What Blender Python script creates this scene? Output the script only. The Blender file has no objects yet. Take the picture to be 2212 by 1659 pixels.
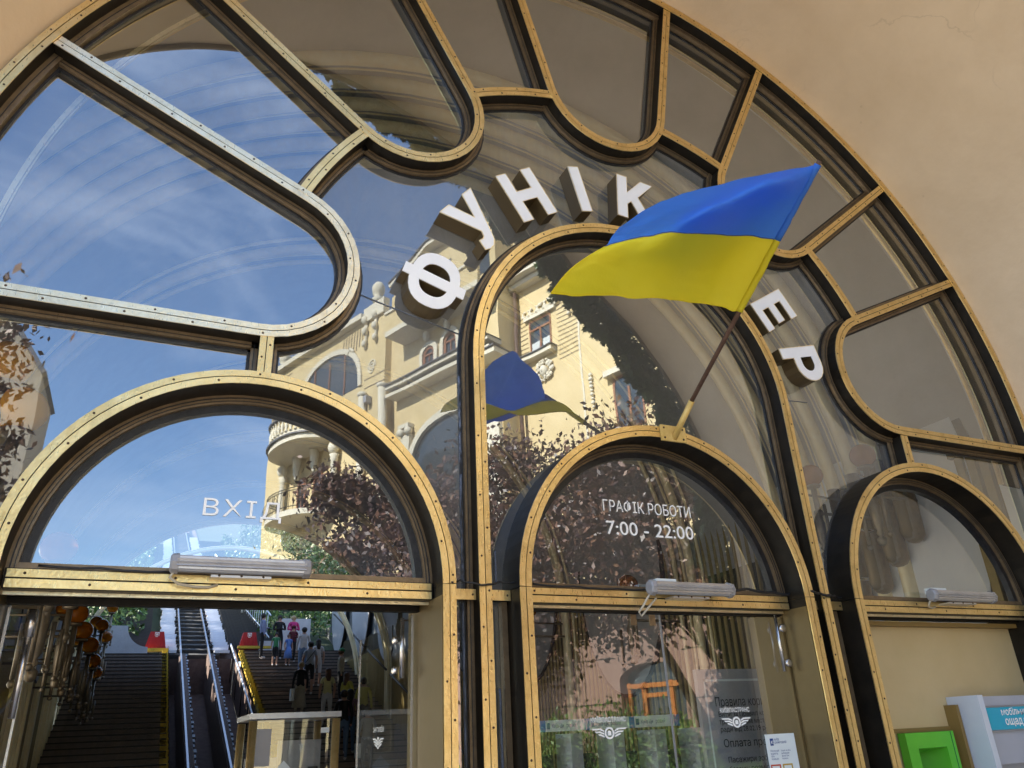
import bpy, bmesh, math, random
from math import sin, cos, pi, radians, sqrt, atan2, hypot
from mathutils import Vector, Matrix, noise as mnoise
from mathutils.geometry import tessellate_polygon
random.seed(7)
SC = bpy.context.scene
C = SC.collection

# ------------------------------------------------------------------ camera, world, sun, exposure
cam_d = bpy.data.cameras.new('camera'); cam = bpy.data.objects.new('camera', cam_d); C.objects.link(cam)
YAW, PITCH, ROLL, F = 0.4504225568, 0.4301180782, -0.0490358369, 1667.16
fwd = Vector((sin(YAW)*cos(PITCH), cos(YAW)*cos(PITCH), sin(PITCH)))
rgt = Vector((cos(YAW), -sin(YAW), 0)); up = rgt.cross(fwd)
r2 = cos(ROLL)*rgt + sin(ROLL)*up; u2 = -sin(ROLL)*rgt + cos(ROLL)*up
M = Matrix(((r2.x, u2.x, -fwd.x, 0), (r2.y, u2.y, -fwd.y, -4.0), (r2.z, u2.z, -fwd.z, 1.6), (0, 0, 0, 1)))
cam.matrix_world = M
cam_d.sensor_width = 36; cam_d.lens = 36*F/2212.0
cam_d.clip_start = 0.05; cam_d.clip_end = 2000
SC.camera = cam

SUN_DIR = Vector((-0.74, 0.36, 0.60)).normalized()
w = bpy.data.worlds.new('World'); SC.world = w; w.use_nodes = True
nt = w.node_tree; nt.nodes.clear()
sky = nt.nodes.new('ShaderNodeTexSky'); sky.sky_type = 'NISHITA'; sky.sun_disc = False
sky.sun_elevation = math.asin(SUN_DIR.z); sky.sun_rotation = atan2(SUN_DIR.x, SUN_DIR.y)
sky.air_density = 1.0; sky.dust_density = 0.25; sky.ozone_density = 3.0
tc = nt.nodes.new('ShaderNodeTexCoord'); mp = nt.nodes.new('ShaderNodeMapping'); mp.inputs['Scale'].default_value = (1.0, 1.0, 2.6)
nz = nt.nodes.new('ShaderNodeTexNoise'); nz.inputs['Scale'].default_value = 2.3; nz.inputs['Detail'].default_value = 8; nz.inputs['Roughness'].default_value = 0.62; nz.inputs['Distortion'].default_value = 0.5
rp = nt.nodes.new('ShaderNodeValToRGB'); rp.color_ramp.elements[0].position = 0.44; rp.color_ramp.elements[0].color = (0, 0, 0, 1)
rp.color_ramp.elements[1].position = 0.80; rp.color_ramp.elements[1].color = (0.48, 0.48, 0.48, 1)
mx = nt.nodes.new('ShaderNodeMixRGB'); mx.inputs[2].default_value = (5.2, 5.7, 6.6, 1)
bg = nt.nodes.new('ShaderNodeBackground'); bg.inputs['Strength'].default_value = 0.13
ow = nt.nodes.new('ShaderNodeOutputWorld')
L = nt.links.new
L(tc.outputs['Generated'], mp.inputs['Vector']); L(mp.outputs[0], nz.inputs['Vector']); L(nz.outputs['Fac'], rp.inputs[0])
L(rp.outputs[0], mx.inputs[0]); L(sky.outputs[0], mx.inputs[1]); L(mx.outputs[0], bg.inputs[0]); L(bg.outputs[0], ow.inputs[0])
sun_d = bpy.data.lights.new('sun', 'SUN'); sun = bpy.data.objects.new('sun', sun_d); C.objects.link(sun)
sun_d.energy = 4.6; sun_d.angle = radians(0.5); sun_d.color = (1.0, 0.93, 0.80)
sun.rotation_euler = (-SUN_DIR).to_track_quat('-Z', 'Y').to_euler()
SC.view_settings.view_transform = 'Standard'; SC.view_settings.look = 'None'
SC.view_settings.exposure = 1.83; SC.view_settings.gamma = 1; SC.view_settings.use_curve_mapping = False
SC.cycles.max_bounces = 12; SC.cycles.transparent_max_bounces = 16; SC.cycles.glossy_bounces = 5; SC.cycles.diffuse_bounces = 5
SC.cycles.sample_clamp_indirect = 6

# ------------------------------------------------------------------ materials
MATS = {}
def mat(name, col, rough=.6, metal=0., col2=None, scale=6., detail=6., bump=0., bscale=None, stretch=None, spec=.5, lo=.35, hi=.68, alpha=None):
    m = bpy.data.materials.new(name); m.use_nodes = True; n = m.node_tree; b = n.nodes['Principled BSDF']
    b.inputs['Base Color'].default_value = (*col, 1); b.inputs['Roughness'].default_value = rough; b.inputs['Metallic'].default_value = metal
    b.inputs['Specular IOR Level'].default_value = spec
    t = n.nodes.new('ShaderNodeTexCoord'); mpn = n.nodes.new('ShaderNodeMapping'); n.links.new(t.outputs['Object'], mpn.inputs[0])
    if stretch: mpn.inputs['Scale'].default_value = stretch
    if col2:
        a = n.nodes.new('ShaderNodeTexNoise'); a.inputs['Scale'].default_value = scale; a.inputs['Detail'].default_value = detail; a.inputs['Roughness'].default_value = .65
        r = n.nodes.new('ShaderNodeValToRGB'); r.color_ramp.elements[0].position = lo; r.color_ramp.elements[1].position = hi
        r.color_ramp.elements[0].color = (*col, 1); r.color_ramp.elements[1].color = (*col2, 1)
        n.links.new(mpn.outputs[0], a.inputs['Vector']); n.links.new(a.outputs['Fac'], r.inputs[0]); n.links.new(r.outputs[0], b.inputs['Base Color'])
        mr = n.nodes.new('ShaderNodeMapRange'); mr.inputs['To Min'].default_value = rough*.8; mr.inputs['To Max'].default_value = min(1, rough*1.25)
        n.links.new(a.outputs['Fac'], mr.inputs['Value']); n.links.new(mr.outputs[0], b.inputs['Roughness'])
    if bump:
        a = n.nodes.new('ShaderNodeTexNoise'); a.inputs['Scale'].default_value = bscale or scale*4; a.inputs['Detail'].default_value = 5
        bu = n.nodes.new('ShaderNodeBump'); bu.inputs['Strength'].default_value = min(1, bump); bu.inputs['Distance'].default_value = .02*max(1, bump)
        n.links.new(mpn.outputs[0], a.inputs['Vector']); n.links.new(a.outputs['Fac'], bu.inputs['Height']); n.links.new(bu.outputs[0], b.inputs['Normal'])
    MATS[name] = m
    return m
def weathered(m, dark, lines=True, dscale=2.5, amount=.5, vary=.12):
    """tarnish or stains with a shape of their own, and a small difference from piece to piece"""
    n = m.node_tree; b = n.nodes['Principled BSDF']; lk = b.inputs['Base Color'].links; src = lk[0].from_socket
    t = n.nodes.new('ShaderNodeTexCoord'); a = n.nodes.new('ShaderNodeTexNoise'); a.inputs['Scale'].default_value = dscale; a.inputs['Detail'].default_value = 10; a.inputs['Roughness'].default_value = .75; a.inputs['Distortion'].default_value = .6
    r = n.nodes.new('ShaderNodeMapRange'); r.inputs['From Min'].default_value = .50; r.inputs['From Max'].default_value = .68; r.inputs['To Min'].default_value = 0; r.inputs['To Max'].default_value = amount
    mx = n.nodes.new('ShaderNodeMixRGB'); mx.inputs[2].default_value = (*dark, 1)
    n.links.new(t.outputs['Object'], a.inputs['Vector']); n.links.new(a.outputs['Fac'], r.inputs[0]); n.links.new(r.outputs[0], mx.inputs[0]); n.links.new(src, mx.inputs[1])
    oi = n.nodes.new('ShaderNodeObjectInfo'); hv = n.nodes.new('ShaderNodeHueSaturation'); mr = n.nodes.new('ShaderNodeMapRange'); mr.inputs['To Min'].default_value = 1-vary; mr.inputs['To Max'].default_value = 1+vary
    n.links.new(oi.outputs['Random'], mr.inputs['Value']); n.links.new(mr.outputs[0], hv.inputs['Value']); n.links.new(mx.outputs[0], hv.inputs['Color']); n.links.new(hv.outputs[0], b.inputs['Base Color'])
    if lines:   # fine hairline scratches
        w_ = n.nodes.new('ShaderNodeTexNoise'); w_.inputs['Scale'].default_value = 3; w_.inputs['Detail'].default_value = 12; mp2 = n.nodes.new('ShaderNodeMapping'); mp2.inputs['Scale'].default_value = (60, 60, 8)
        n.links.new(t.outputs['Object'], mp2.inputs[0]); n.links.new(mp2.outputs[0], w_.inputs['Vector'])
        r2_ = n.nodes.new('ShaderNodeMapRange'); r2_.inputs['To Min'].default_value = .18; r2_.inputs['To Max'].default_value = .46
        n.links.new(w_.outputs['Fac'], r2_.inputs['Value']); n.links.new(r2_.outputs[0], b.inputs['Roughness'])
    return m
def cracked(m, dark, scale=.55):
    n = m.node_tree; b = n.nodes['Principled BSDF']; src = b.inputs['Base Color'].links[0].from_socket
    t = n.nodes.new('ShaderNodeTexCoord'); dn = n.nodes.new('ShaderNodeTexNoise'); dn.inputs['Scale'].default_value = 2.2; dn.inputs['Detail'].default_value = 8
    ad = n.nodes.new('ShaderNodeMixRGB'); ad.blend_type = 'ADD'; ad.inputs[0].default_value = .8
    v = n.nodes.new('ShaderNodeTexVoronoi'); v.feature = 'DISTANCE_TO_EDGE'; v.inputs['Scale'].default_value = scale
    n.links.new(t.outputs['Object'], dn.inputs['Vector']); n.links.new(t.outputs['Object'], ad.inputs[1]); n.links.new(dn.outputs['Color'], ad.inputs[2]); n.links.new(ad.outputs[0], v.inputs['Vector'])
    r = n.nodes.new('ShaderNodeMapRange'); r.inputs['From Min'].default_value = .0; r.inputs['From Max'].default_value = .006; r.inputs['To Min'].default_value = .55; r.inputs['To Max'].default_value = 0
    k = n.nodes.new('ShaderNodeTexNoise'); k.inputs['Scale'].default_value = 1.1; kr = n.nodes.new('ShaderNodeMapRange'); kr.inputs['From Min'].default_value = .52; kr.inputs['From Max'].default_value = .60
    n.links.new(t.outputs['Object'], k.inputs['Vector']); n.links.new(k.outputs['Fac'], kr.inputs['Value'])
    mu = n.nodes.new('ShaderNodeMath'); mu.operation = 'MULTIPLY'; n.links.new(v.outputs['Distance'], r.inputs['Value']); n.links.new(r.outputs[0], mu.inputs[0]); n.links.new(kr.outputs[0], mu.inputs[1])
    mx = n.nodes.new('ShaderNodeMixRGB'); mx.inputs[2].default_value = (*dark, 1); n.links.new(mu.outputs[0], mx.inputs[0]); n.links.new(src, mx.inputs[1])
    # small pits and fly specks
    p = n.nodes.new('ShaderNodeTexVoronoi'); p.inputs['Scale'].default_value = 3.2; p.inputs['Randomness'].default_value = 1; pr = n.nodes.new('ShaderNodeMapRange'); pr.inputs['From Min'].default_value = .018; pr.inputs['From Max'].default_value = .05; pr.inputs['To Min'].default_value = .5; pr.inputs['To Max'].default_value = 0
    n.links.new(t.outputs['Object'], p.inputs['Vector']); n.links.new(p.outputs['Distance'], pr.inputs['Value']); m2 = n.nodes.new('ShaderNodeMixRGB'); m2.inputs[2].default_value = (*dark, 1)
    n.links.new(pr.outputs[0], m2.inputs[0]); n.links.new(mx.outputs[0], m2.inputs[1]); n.links.new(m2.outputs[0], b.inputs['Base Color'])
    return m
def glass_mat(name, base_ref=.30, tint=(.72, .76, .74), haze=0., hazecol=(.5, .52, .53), wav=.0010, wscale=1.3, gcol=(.88, .94, 1.0), graz=.5):
    m = bpy.data.materials.new(name); m.use_nodes = True; n = m.node_tree; n.nodes.clear()
    o = n.nodes.new('ShaderNodeOutputMaterial'); tr = n.nodes.new('ShaderNodeBsdfTransparent'); gl = n.nodes.new('ShaderNodeBsdfGlossy')
    tr.inputs[0].default_value = (*tint, 1); gl.inputs['Roughness'].default_value = 0.0; gl.inputs['Color'].default_value = (*gcol, 1)
    fr = n.nodes.new('ShaderNodeFresnel'); fr.inputs[0].default_value = 1.5
    mr = n.nodes.new('ShaderNodeMapRange'); mr.inputs['From Min'].default_value = .04; mr.inputs['From Max'].default_value = .6
    mr.inputs['To Min'].default_value = base_ref; mr.inputs['To Max'].default_value = min(.95, base_ref+graz)
    n.links.new(fr.outputs[0], mr.inputs[0])
    mx = n.nodes.new('ShaderNodeMixShader'); n.links.new(mr.outputs[0], mx.inputs[0]); n.links.new(tr.outputs[0], mx.inputs[1]); n.links.new(gl.outputs[0], mx.inputs[2])
    t = n.nodes.new('ShaderNodeTexCoord'); a = n.nodes.new('ShaderNodeTexNoise'); a.inputs['Scale'].default_value = wscale; a.inputs['Detail'].default_value = 2
    bu = n.nodes.new('ShaderNodeBump'); bu.inputs['Strength'].default_value = 1; bu.inputs['Distance'].default_value = wav
    n.links.new(t.outputs['Object'], a.inputs['Vector']); n.links.new(a.outputs['Fac'], bu.inputs['Height']); n.links.new(bu.outputs[0], gl.inputs['Normal'])
    last = mx
    # dust and dried rain on the outside
    df = n.nodes.new('ShaderNodeBsdfDiffuse'); df.inputs[0].default_value = (*hazecol, 1)
    dn = n.nodes.new('ShaderNodeTexNoise'); dn.inputs['Scale'].default_value = 2.2; dn.inputs['Detail'].default_value = 9; dn.inputs['Roughness'].default_value = .7; dmp = n.nodes.new('ShaderNodeMapping'); dmp.inputs['Scale'].default_value = (1.6, 1, .55); dmp.inputs['Rotation'].default_value = (0, .35, 0)
    dn.inputs['Distortion'].default_value = .8
    n.links.new(t.outputs['Object'], dmp.inputs[0]); n.links.new(dmp.outputs[0], dn.inputs['Vector'])
    dr = n.nodes.new('ShaderNodeMapRange'); dr.inputs['From Min'].default_value = .35; dr.inputs['From Max'].default_value = .75
    dr.inputs['To Min'].default_value = haze*.45; dr.inputs['To Max'].default_value = haze*1.5+.02
    n.links.new(dn.outputs['Fac'], dr.inputs[0])
    m2 = n.nodes.new('ShaderNodeMixShader'); n.links.new(dr.outputs[0], m2.inputs[0]); n.links.new(mx.outputs[0], m2.inputs[1]); n.links.new(df.outputs[0], m2.inputs[2])
    n.links.new(m2.outputs[0], o.inputs[0]); MATS[name] = m
    return m
BR = mat('brass', (.76, .545, .225), .34, .88, (.88, .68, .33), 9, 8, .12, 60, (1, 1, 1), lo=.3, hi=.7)
BRP = mat('brass_pale', (.84, .70, .44), .28, .85, (.93, .83, .60), 14, 8, .12, 60)
BRD = mat('brass_weathered', (.17, .12, .07), .5, .4, (.25, .175, .10), 12, 6, .1)
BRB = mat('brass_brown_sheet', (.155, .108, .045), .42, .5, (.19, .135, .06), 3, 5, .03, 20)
CH = mat('dark_bronze', (.009, .007, .005), .48, .1, (.020, .015, .010), 8, 5, .05, spec=.25)
GK = mat('black_gasket', (.006, .006, .007), .35, 0, (.02, .02, .024), 30, 5, .2)
CK = mat('bluish_sealant', (.10, .12, .17), .5, 0, (.2, .23, .3), 25, 5, .4)
SCR = mat('screw_steel', (.07, .045, .03), .5, .6)
PL = mat('tan_plaster', (.66, .50, .335), .88, 0, (.74, .575, .40), 1.1, 9, .35, 9, spec=.2)
weathered(PL, (.60, .43, .285), False, .6, .35, 0); cracked(PL, (.53, .395, .27))
weathered(BR, (.46, .325, .14), True, 4, .38, .10); weathered(BRP, (.52, .44, .30), True, 6, .6, .08); weathered(BRD, (.12, .085, .05), True, 5, .6, .12)
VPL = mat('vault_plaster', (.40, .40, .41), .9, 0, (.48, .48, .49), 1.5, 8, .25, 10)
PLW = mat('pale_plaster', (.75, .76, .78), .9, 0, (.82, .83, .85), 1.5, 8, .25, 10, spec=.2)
LW = mat('letter_white', (.93, .93, .95), .22, 0, (.88, .88, .90), 5, 5)
LB = mat('letter_brown', (.10, .068, .028), .45, .25, (.12, .08, .035), 5, 4)
FB = mat('flag_blue', (.065, .24, .82), .5, 0, (.075, .265, .86), 3, 5, .15, 70, spec=.3)
FY = mat('flag_yellow', (.90, .77, .03), .55, 0, (.93, .81, .05), 3, 5, .15, 70, spec=.3)
for m_ in (FB, FY):
    n_ = m_.node_tree; b_ = n_.nodes['Principled BSDF']; o_ = n_.nodes['Material Output']; tl = n_.nodes.new('ShaderNodeBsdfTranslucent')
    c_ = b_.inputs['Base Color'].default_value[:]; tl.inputs[0].default_value = c_
    mm = n_.nodes.new('ShaderNodeMixShader'); mm.inputs[0].default_value = .5
    n_.links.new(b_.outputs[0], mm.inputs[1]); n_.links.new(tl.outputs[0], mm.inputs[2]); n_.links.new(mm.outputs[0], o_.inputs[0])
RUST = mat('rusty_pole', (.10, .052, .035), .7, .3, (.17, .10, .07), 18, 6, .3)
YP = mat('yellow_paint_chipped', (.62, .42, .12), .5, .2, (.72, .52, .2), 20, 6, .2)
ALU = mat('aluminium', (.50, .49, .50), .38, .75, (.60, .59, .60), 12, 5, .05)
ALD = mat('grey_cap', (.30, .29, .30), .5, .2, (.36, .35, .36), 12)
CBL = mat('cable_black', (.012, .012, .014), .5)
CWB = mat('cable_beige', (.50, .44, .34), .5)
WHT = mat('white_print', (.95, .95, .95), .45)
INK = mat('dark_print', (.03, .03, .045), .6)
NAVY = mat('navy_print', (.02, .06, .25), .5)
REDP = mat('red_print', (.55, .07, .03), .5)
GOLDP = mat('gold_print', (.50, .33, .04), .5)
PAPER = mat('paper_white', (.75, .80, .82), .6, 0, (.80, .85, .86), 4)
BOARD = mat('board_grey', (.40, .39, .41), .6, 0, (.45, .44, .46), 2)
BEI = mat('beige_panel', (.60, .455, .235), .45, .1, (.65, .50, .275), 2, 5, .03, 30)
BEID = mat('beige_edge', (.27, .17, .05), .5, .1)
GRN = mat('green_plastic', (.10, .50, .025), .35, 0, (.13, .56, .035), 4)
GRND = mat('green_screen_glass', (.03, .17, .07), .2)
ATM = mat('grey_plastic', (.40, .41, .47), .4, 0, (.44, .45, .51), 4)
ATML = mat('pale_grey_plastic', (.62, .65, .72), .35, 0, (.66, .69, .76), 4)
BLP = mat('blue_print', (.05, .20, .50), .4)
CYAN = mat('cyan_print', (.02, .40, .58), .4)
CHR = mat('brushed_steel', (.62, .60, .60), .25, .95, (.7, .68, .68), 20)
TUBE = mat('nickel_tube', (.22, .18, .125), .42, .75, (.30, .25, .185), 10)
SLAT = mat('brass_slat', (.26, .195, .07), .42, .35, (.33, .25, .10), 6, 5)
SLD = mat('slat_backing', (.05, .038, .014), .6, .2)
RIB = mat('vault_rib', (.97, .82, .48), .34, .1, (.99, .90, .62), 8)
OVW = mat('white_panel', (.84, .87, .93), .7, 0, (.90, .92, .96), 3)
OVD = mat('white_panel_shaded', (.38, .385, .40), .7, 0, (.44, .445, .46), 3)  # darker copy of white_panel; the hall's shade is put into the colour
OVE = mat('panel_edge', (.03, .024, .018), .6)
STP = mat('brown_stone_step', (.17, .135, .115), .8, 0, (.24, .195, .165), 6, 8, .2)
YEL = mat('yellow_step_paint', (.66, .47, .04), .6, 0, (.50, .34, .04), 10, 6)
CON = mat('concrete', (.50, .50, .52), .85, 0, (.58, .58, .60), 4, 8, .3)
WST = mat('white_painted_steps', (.66, .68, .74), .7, 0, (.78, .80, .86), 5, 6)
SLEEP = mat('dark_sleeper', (.045, .042, .040), .85, 0, (.085, .08, .075), 12, 6, .4)
RAIL = mat('steel_rail', (.30, .31, .34), .38, .9)
DKW = mat('dark_stone', (.10, .06, .05), .85, 0, (.16, .11, .09), 5, 8, .3)
REDPL = mat('red_plastic', (.42, .015, .02), .4, 0, (.48, .03, .035), 4)
RWT = mat('white_metal_rail', (.62, .66, .72), .5, .1)
def glassy(name, col, rough=.05, tr=.6):
    m = mat(name, col, rough); b = m.node_tree.nodes['Principled BSDF']; b.inputs['Transmission Weight'].default_value = tr; b.inputs['IOR'].default_value = 1.3
    return m
AMB = glassy('amber_glass', (.46, .145, .008), .06, .40)
AMB2 = glassy('amber_glass_lit', (.95, .46, .03), .06, .10)  # brighter copy of amber_glass, so that the front globes look lit
YB = mat('yellow_stucco', (.56, .44, .235), .85, 0, (.63, .51, .295), .8, 9, .25, 8, spec=.2)
YBW = mat('white_stucco', (.60, .55, .43), .8, 0, (.66, .61, .50), 4, 8, .3, 12, spec=.2)
YBS = mat('metal_flashing', (.13, .125, .13), .5, .4)
NBW = mat('ochre_grey_render', (.30, .26, .20), .9, 0, (.36, .31, .245), 1, 8, .2, 10)
WOO = mat('brown_window_wood', (.22, .09, .045), .5, 0, (.28, .12, .06), 10)
WGL = mat('dark_window_glass', (.035, .045, .05), .05, 0, spec=1.0)
CURT = mat('curtain_white', (.5, .53, .52), .8)
PINK = mat('pink_granite', (.31, .185, .135), .75, 0, (.39, .25, .19), 9, 9, .3, 20)
ORG = mat('orange_door_wood', (.48, .16, .035), .5, 0, (.56, .21, .05), 6)
IRN = mat('black_iron', (.02, .019, .018), .5, .4)
PIPE = mat('brown_downpipe', (.11, .07, .055), .5, .3, (.15, .10, .08), 6)
LFR = [mat('leaf_purple_a', (.028, .011, .010), .45, 0, (.05, .020, .016), 2, spec=.6), mat('leaf_purple_b', (.085, .036, .024), .5, 0, (.19, .095, .055), 2, spec=.6)]  # brighter second tone puts sunlit speckles into the leaf colour
LFG = [mat('leaf_green_a', (.045, .10, .018), .5, 0, (.07, .14, .03), 2), mat('leaf_green_b', (.10, .19, .03), .5, 0, (.15, .24, .05), 2)]
IVY = [mat('ivy_green_a', (.022, .045, .012), .5, 0, (.035, .065, .018), 2), mat('ivy_green_b', (.05, .085, .022), .5, 0, (.07, .11, .03), 2)]
BARK = mat('bark', (.07, .05, .038), .9, 0, (.11, .085, .065), 10, 6, .5)
ASP = mat('asphalt', (.05, .05, .052), .9, 0, (.07, .07, .072), 30, 6, .2)
PAV = mat('pavement_stone', (.42, .39, .35), .85, 0, (.50, .47, .43), 3, 8, .2)
GRS = mat('hill_soil', (.035, .05, .02), .95, 0, (.055, .075, .03), 2, 8, .5)
FLR = mat('hall_floor', (.13, .11, .09), .5, 0, (.17, .145, .12), 3, 6)
ROOF = mat('roof_metal', (.16, .17, .17), .6, .2)
GL = glass_mat('pane_glass', .33, (.93, .95, .94), .018, (.5, .5, .5))
GLS = glass_mat('spandrel_glass', .25, (.90, .92, .91), .17, (.45, .45, .45), .0014, 1.0)
GLD = glass_mat('door_glass', .17, (.95, .97, .96), .01, wav=.0010, wscale=1.4, graz=.25)
GLR = glass_mat('clear_lunette_glass', .12, (.95, .97, .98), .01)
GLE = glass_mat('leaf_edge_glass', .25, (.55, .75, .68), .05)

# ------------------------------------------------------------------ helpers
def tagp(o, label=None, cat=None, group=None, kind=None):
    if label: o['label'] = label
    if cat: o['category'] = cat
    if group: o['group'] = group
    if kind: o['kind'] = kind
    return o
def thing(name, label, cat, loc=(0, 0, 0), group=None, rot=None):
    o = bpy.data.objects.new(name, None); C.objects.link(o); o.location = loc; o.empty_display_size = .1
    if rot: o.rotation_euler = rot
    return tagp(o, label, cat, group)
def wloc(o):
    v = Vector((0, 0, 0))
    while o is not None:
        v = v + Vector(o.location); o = o.parent
    return v
class MB:
    def __init__(s): s.v = []; s.f = []; s.m = []; s.mi = 0; s.sm = []
    def add(s, vs, fs, smooth=False):
        b = len(s.v); s.v += [tuple(v) for v in vs]
        for f in fs: s.f.append(tuple(b+i for i in f)); s.m.append(s.mi); s.sm.append(smooth)
        return s
    def box(s, x0, x1, y0, y1, z0, z1):
        return s.add([(x0, y0, z0), (x1, y0, z0), (x1, y1, z0), (x0, y1, z0), (x0, y0, z1), (x1, y0, z1), (x1, y1, z1), (x0, y1, z1)],
              [(0, 3, 2, 1), (4, 5, 6, 7), (0, 1, 5, 4), (1, 2, 6, 5), (2, 3, 7, 6), (3, 0, 4, 7)])
    def obox(s, c, ax, ay, az, hx, hy, hz):
        c, ax, ay, az = Vector(c), Vector(ax), Vector(ay), Vector(az); vs = []
        for k in (-1, 1):
            for a, b in ((-1, -1), (1, -1), (1, 1), (-1, 1)): vs.append(c+ax*hx*a+ay*hy*b+az*hz*k)
        return s.add(vs, [(0, 3, 2, 1), (4, 5, 6, 7), (0, 1, 5, 4), (1, 2, 6, 5), (2, 3, 7, 6), (3, 0, 4, 7)])
    def lathe(s, p, axis, prof, n=12, smooth=True):   # prof: (t along axis, radius)
        p, d = Vector(p), Vector(axis).normalized(); a = d.orthogonal().normalized(); b = d.cross(a); vs = []; fs = []
        for t, r in prof:
            for i in range(n):
                q = 2*pi*i/n; vs.append(p+d*t+(a*cos(q)+b*sin(q))*r)
        for k in range(len(prof)-1):
            for i in range(n): j = (i+1) % n; fs.append((k*n+i, k*n+j, (k+1)*n+j, (k+1)*n+i))
        fs.append(tuple(range(n-1, -1, -1))); fs.append(tuple((len(prof)-1)*n+i for i in range(n)))
        return s.add(vs, fs, smooth)
    def rod(s, a, b, r, n=8, r1=None):
        a, b = Vector(a), Vector(b); l = (b-a).length
        return s.lathe(a, b-a, [(0, r), (l, r if r1 is None else r1)], n)
    def sph(s, c, r, n=14, m=9, sz=1.):
        prof = [(-r*sz*cos(pi*k/m), max(1e-4, r*sin(pi*k/m))) for k in range(m+1)]
        return s.lathe(c, (0, 0, 1), prof, n)
    def tube(s, pts, r, n=7, smooth=True):
        pts = [Vector(p) for p in pts]; vs = []; fs = []; prev = None
        for i, p in enumerate(pts):
            d = (pts[min(i+1, len(pts)-1)]-pts[max(i-1, 0)]).normalized()
            a = d.orthogonal().normalized() if prev is None else (prev-d*prev.dot(d)).normalized()
            prev = a; b = d.cross(a)
            rr = r(i/(len(pts)-1)) if callable(r) else r
            for k in range(n): q = 2*pi*k/n; vs.append(p+(a*cos(q)+b*sin(q))*rr)
        for i in range(len(pts)-1):
            for k in range(n): j = (k+1) % n; fs.append((i*n+k, i*n+j, (i+1)*n+j, (i+1)*n+k))
        fs.append(tuple(range(n-1, -1, -1))); fs.append(tuple((len(pts)-1)*n+k for k in range(n)))
        return s.add(vs, fs, smooth)
    def band(s, path, a, b, y0, y1, closed=False, smooth=False):   # path in (x,z); offsets a..b to the left of travel
        n = len(path); P = [Vector(p) for p in path]; vs = []; fs = []
        for i in range(n):
            if closed: pa, pb = P[i-1], P[(i+1) % n]
            else: pa, pb = P[max(i-1, 0)], P[min(i+1, n-1)]
            d0 = (P[i]-pa); d1 = (pb-P[i])
            if d0.length < 1e-7: d0 = d1
            if d1.length < 1e-7: d1 = d0
            d0.normalize(); d1.normalize(); t = (d0+d1).normalized(); nn = Vector((-t.y, t.x)); k = 1/max(.5, nn.dot(Vector((-d0.y, d0.x))))
            for o, y in ((a, y0), (b, y0), (b, y1), (a, y1)):
                q = P[i]+nn*o*k; vs.append((q.x, y, q.y))
        m = n if closed else n-1
        for i in range(m):
            j = (i+1) % n
            for k in range(4): l = (k+1) % 4; fs.append((i*4+k, i*4+l, j*4+l, j*4+k))
        if not closed: fs += [(3, 2, 1, 0), ((n-1)*4, (n-1)*4+1, (n-1)*4+2, (n-1)*4+3)]
        return s.add(vs, fs, smooth)
    def prism(s, poly, y0, y1, holes=()):      # poly in (x,z)
        loops = [list(poly)]+[list(h) for h in holes]; tri = tessellate_polygon([[Vector((p[0], p[1], 0)) for p in lp] for lp in loops])
        al = [p for lp in loops for p in lp]; n = len(al)
        vs = [(p[0], y0, p[1]) for p in al]+[(p[0], y1, p[1]) for p in al]
        fs = [tuple(t) for t in tri]+[tuple(n+i for i in t[::-1]) for t in tri]; b = 0
        for lp in loops:
            m = len(lp); fs += [(b+i, b+(i+1) % m, n+b+(i+1) % m, n+b+i) for i in range(m)]; b += m
        return s.add(vs, fs)
    def sheet(s, poly, y):
        tri = tessellate_polygon([[Vector((p[0], p[1], 0)) for p in poly]])
        return s.add([(p[0], y(p) if callable(y) else y, p[1]) for p in poly], [tuple(t) for t in tri])
    def build(s, name, mats, parent=None, label=None, kind=None, world=True, recalc=True):
        me = bpy.data.meshes.new(name); off = wloc(parent) if (world and parent is not None) else Vector((0, 0, 0))
        me.from_pydata([Vector(v)-off for v in s.v], [], s.f)
        for m in (mats if isinstance(mats, (list, tuple)) else [mats]): me.materials.append(m)
        me.polygons.foreach_set('material_index', s.m); me.polygons.foreach_set('use_smooth', s.sm)
        if recalc:
            bm = bmesh.new(); bm.from_mesh(me); bmesh.ops.recalc_face_normals(bm, faces=bm.faces); bm.to_mesh(me); bm.free()
        me.update()
        o = bpy.data.objects.new(name, me); C.objects.link(o)
        if parent is not None: o.parent = parent
        if label: o['label'] = label
        if kind: o['kind'] = kind
        return o
def copy_obj(o, parent, loc=None, rot=None, scale=None):
    c = o.copy(); C.objects.link(c); c.parent = parent
    if loc is not None: c.location = loc
    if rot is not None: c.rotation_euler = rot
    if scale is not None: c.scale = scale
    return c
def copy_tree(o, parent=None):
    c = o.copy(); C.objects.link(c); c.parent = parent
    for ch in list(o.children): copy_tree(ch, c)
    return c
def arc(cx, cz, r, a0, a1, n):
    return [(cx+r*cos(radians(a0+(a1-a0)*i/n)), cz+r*sin(radians(a0+(a1-a0)*i/n))) for i in range(n+1)]
def text_lines(body, size, mats, name, parent, loc, lead=1.0, **kw):
    for i, ln in enumerate(body.split('\n')): text_mesh(ln, size, mats, name, parent, (loc[0], loc[1], loc[2]-size*lead*i), **kw)
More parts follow.
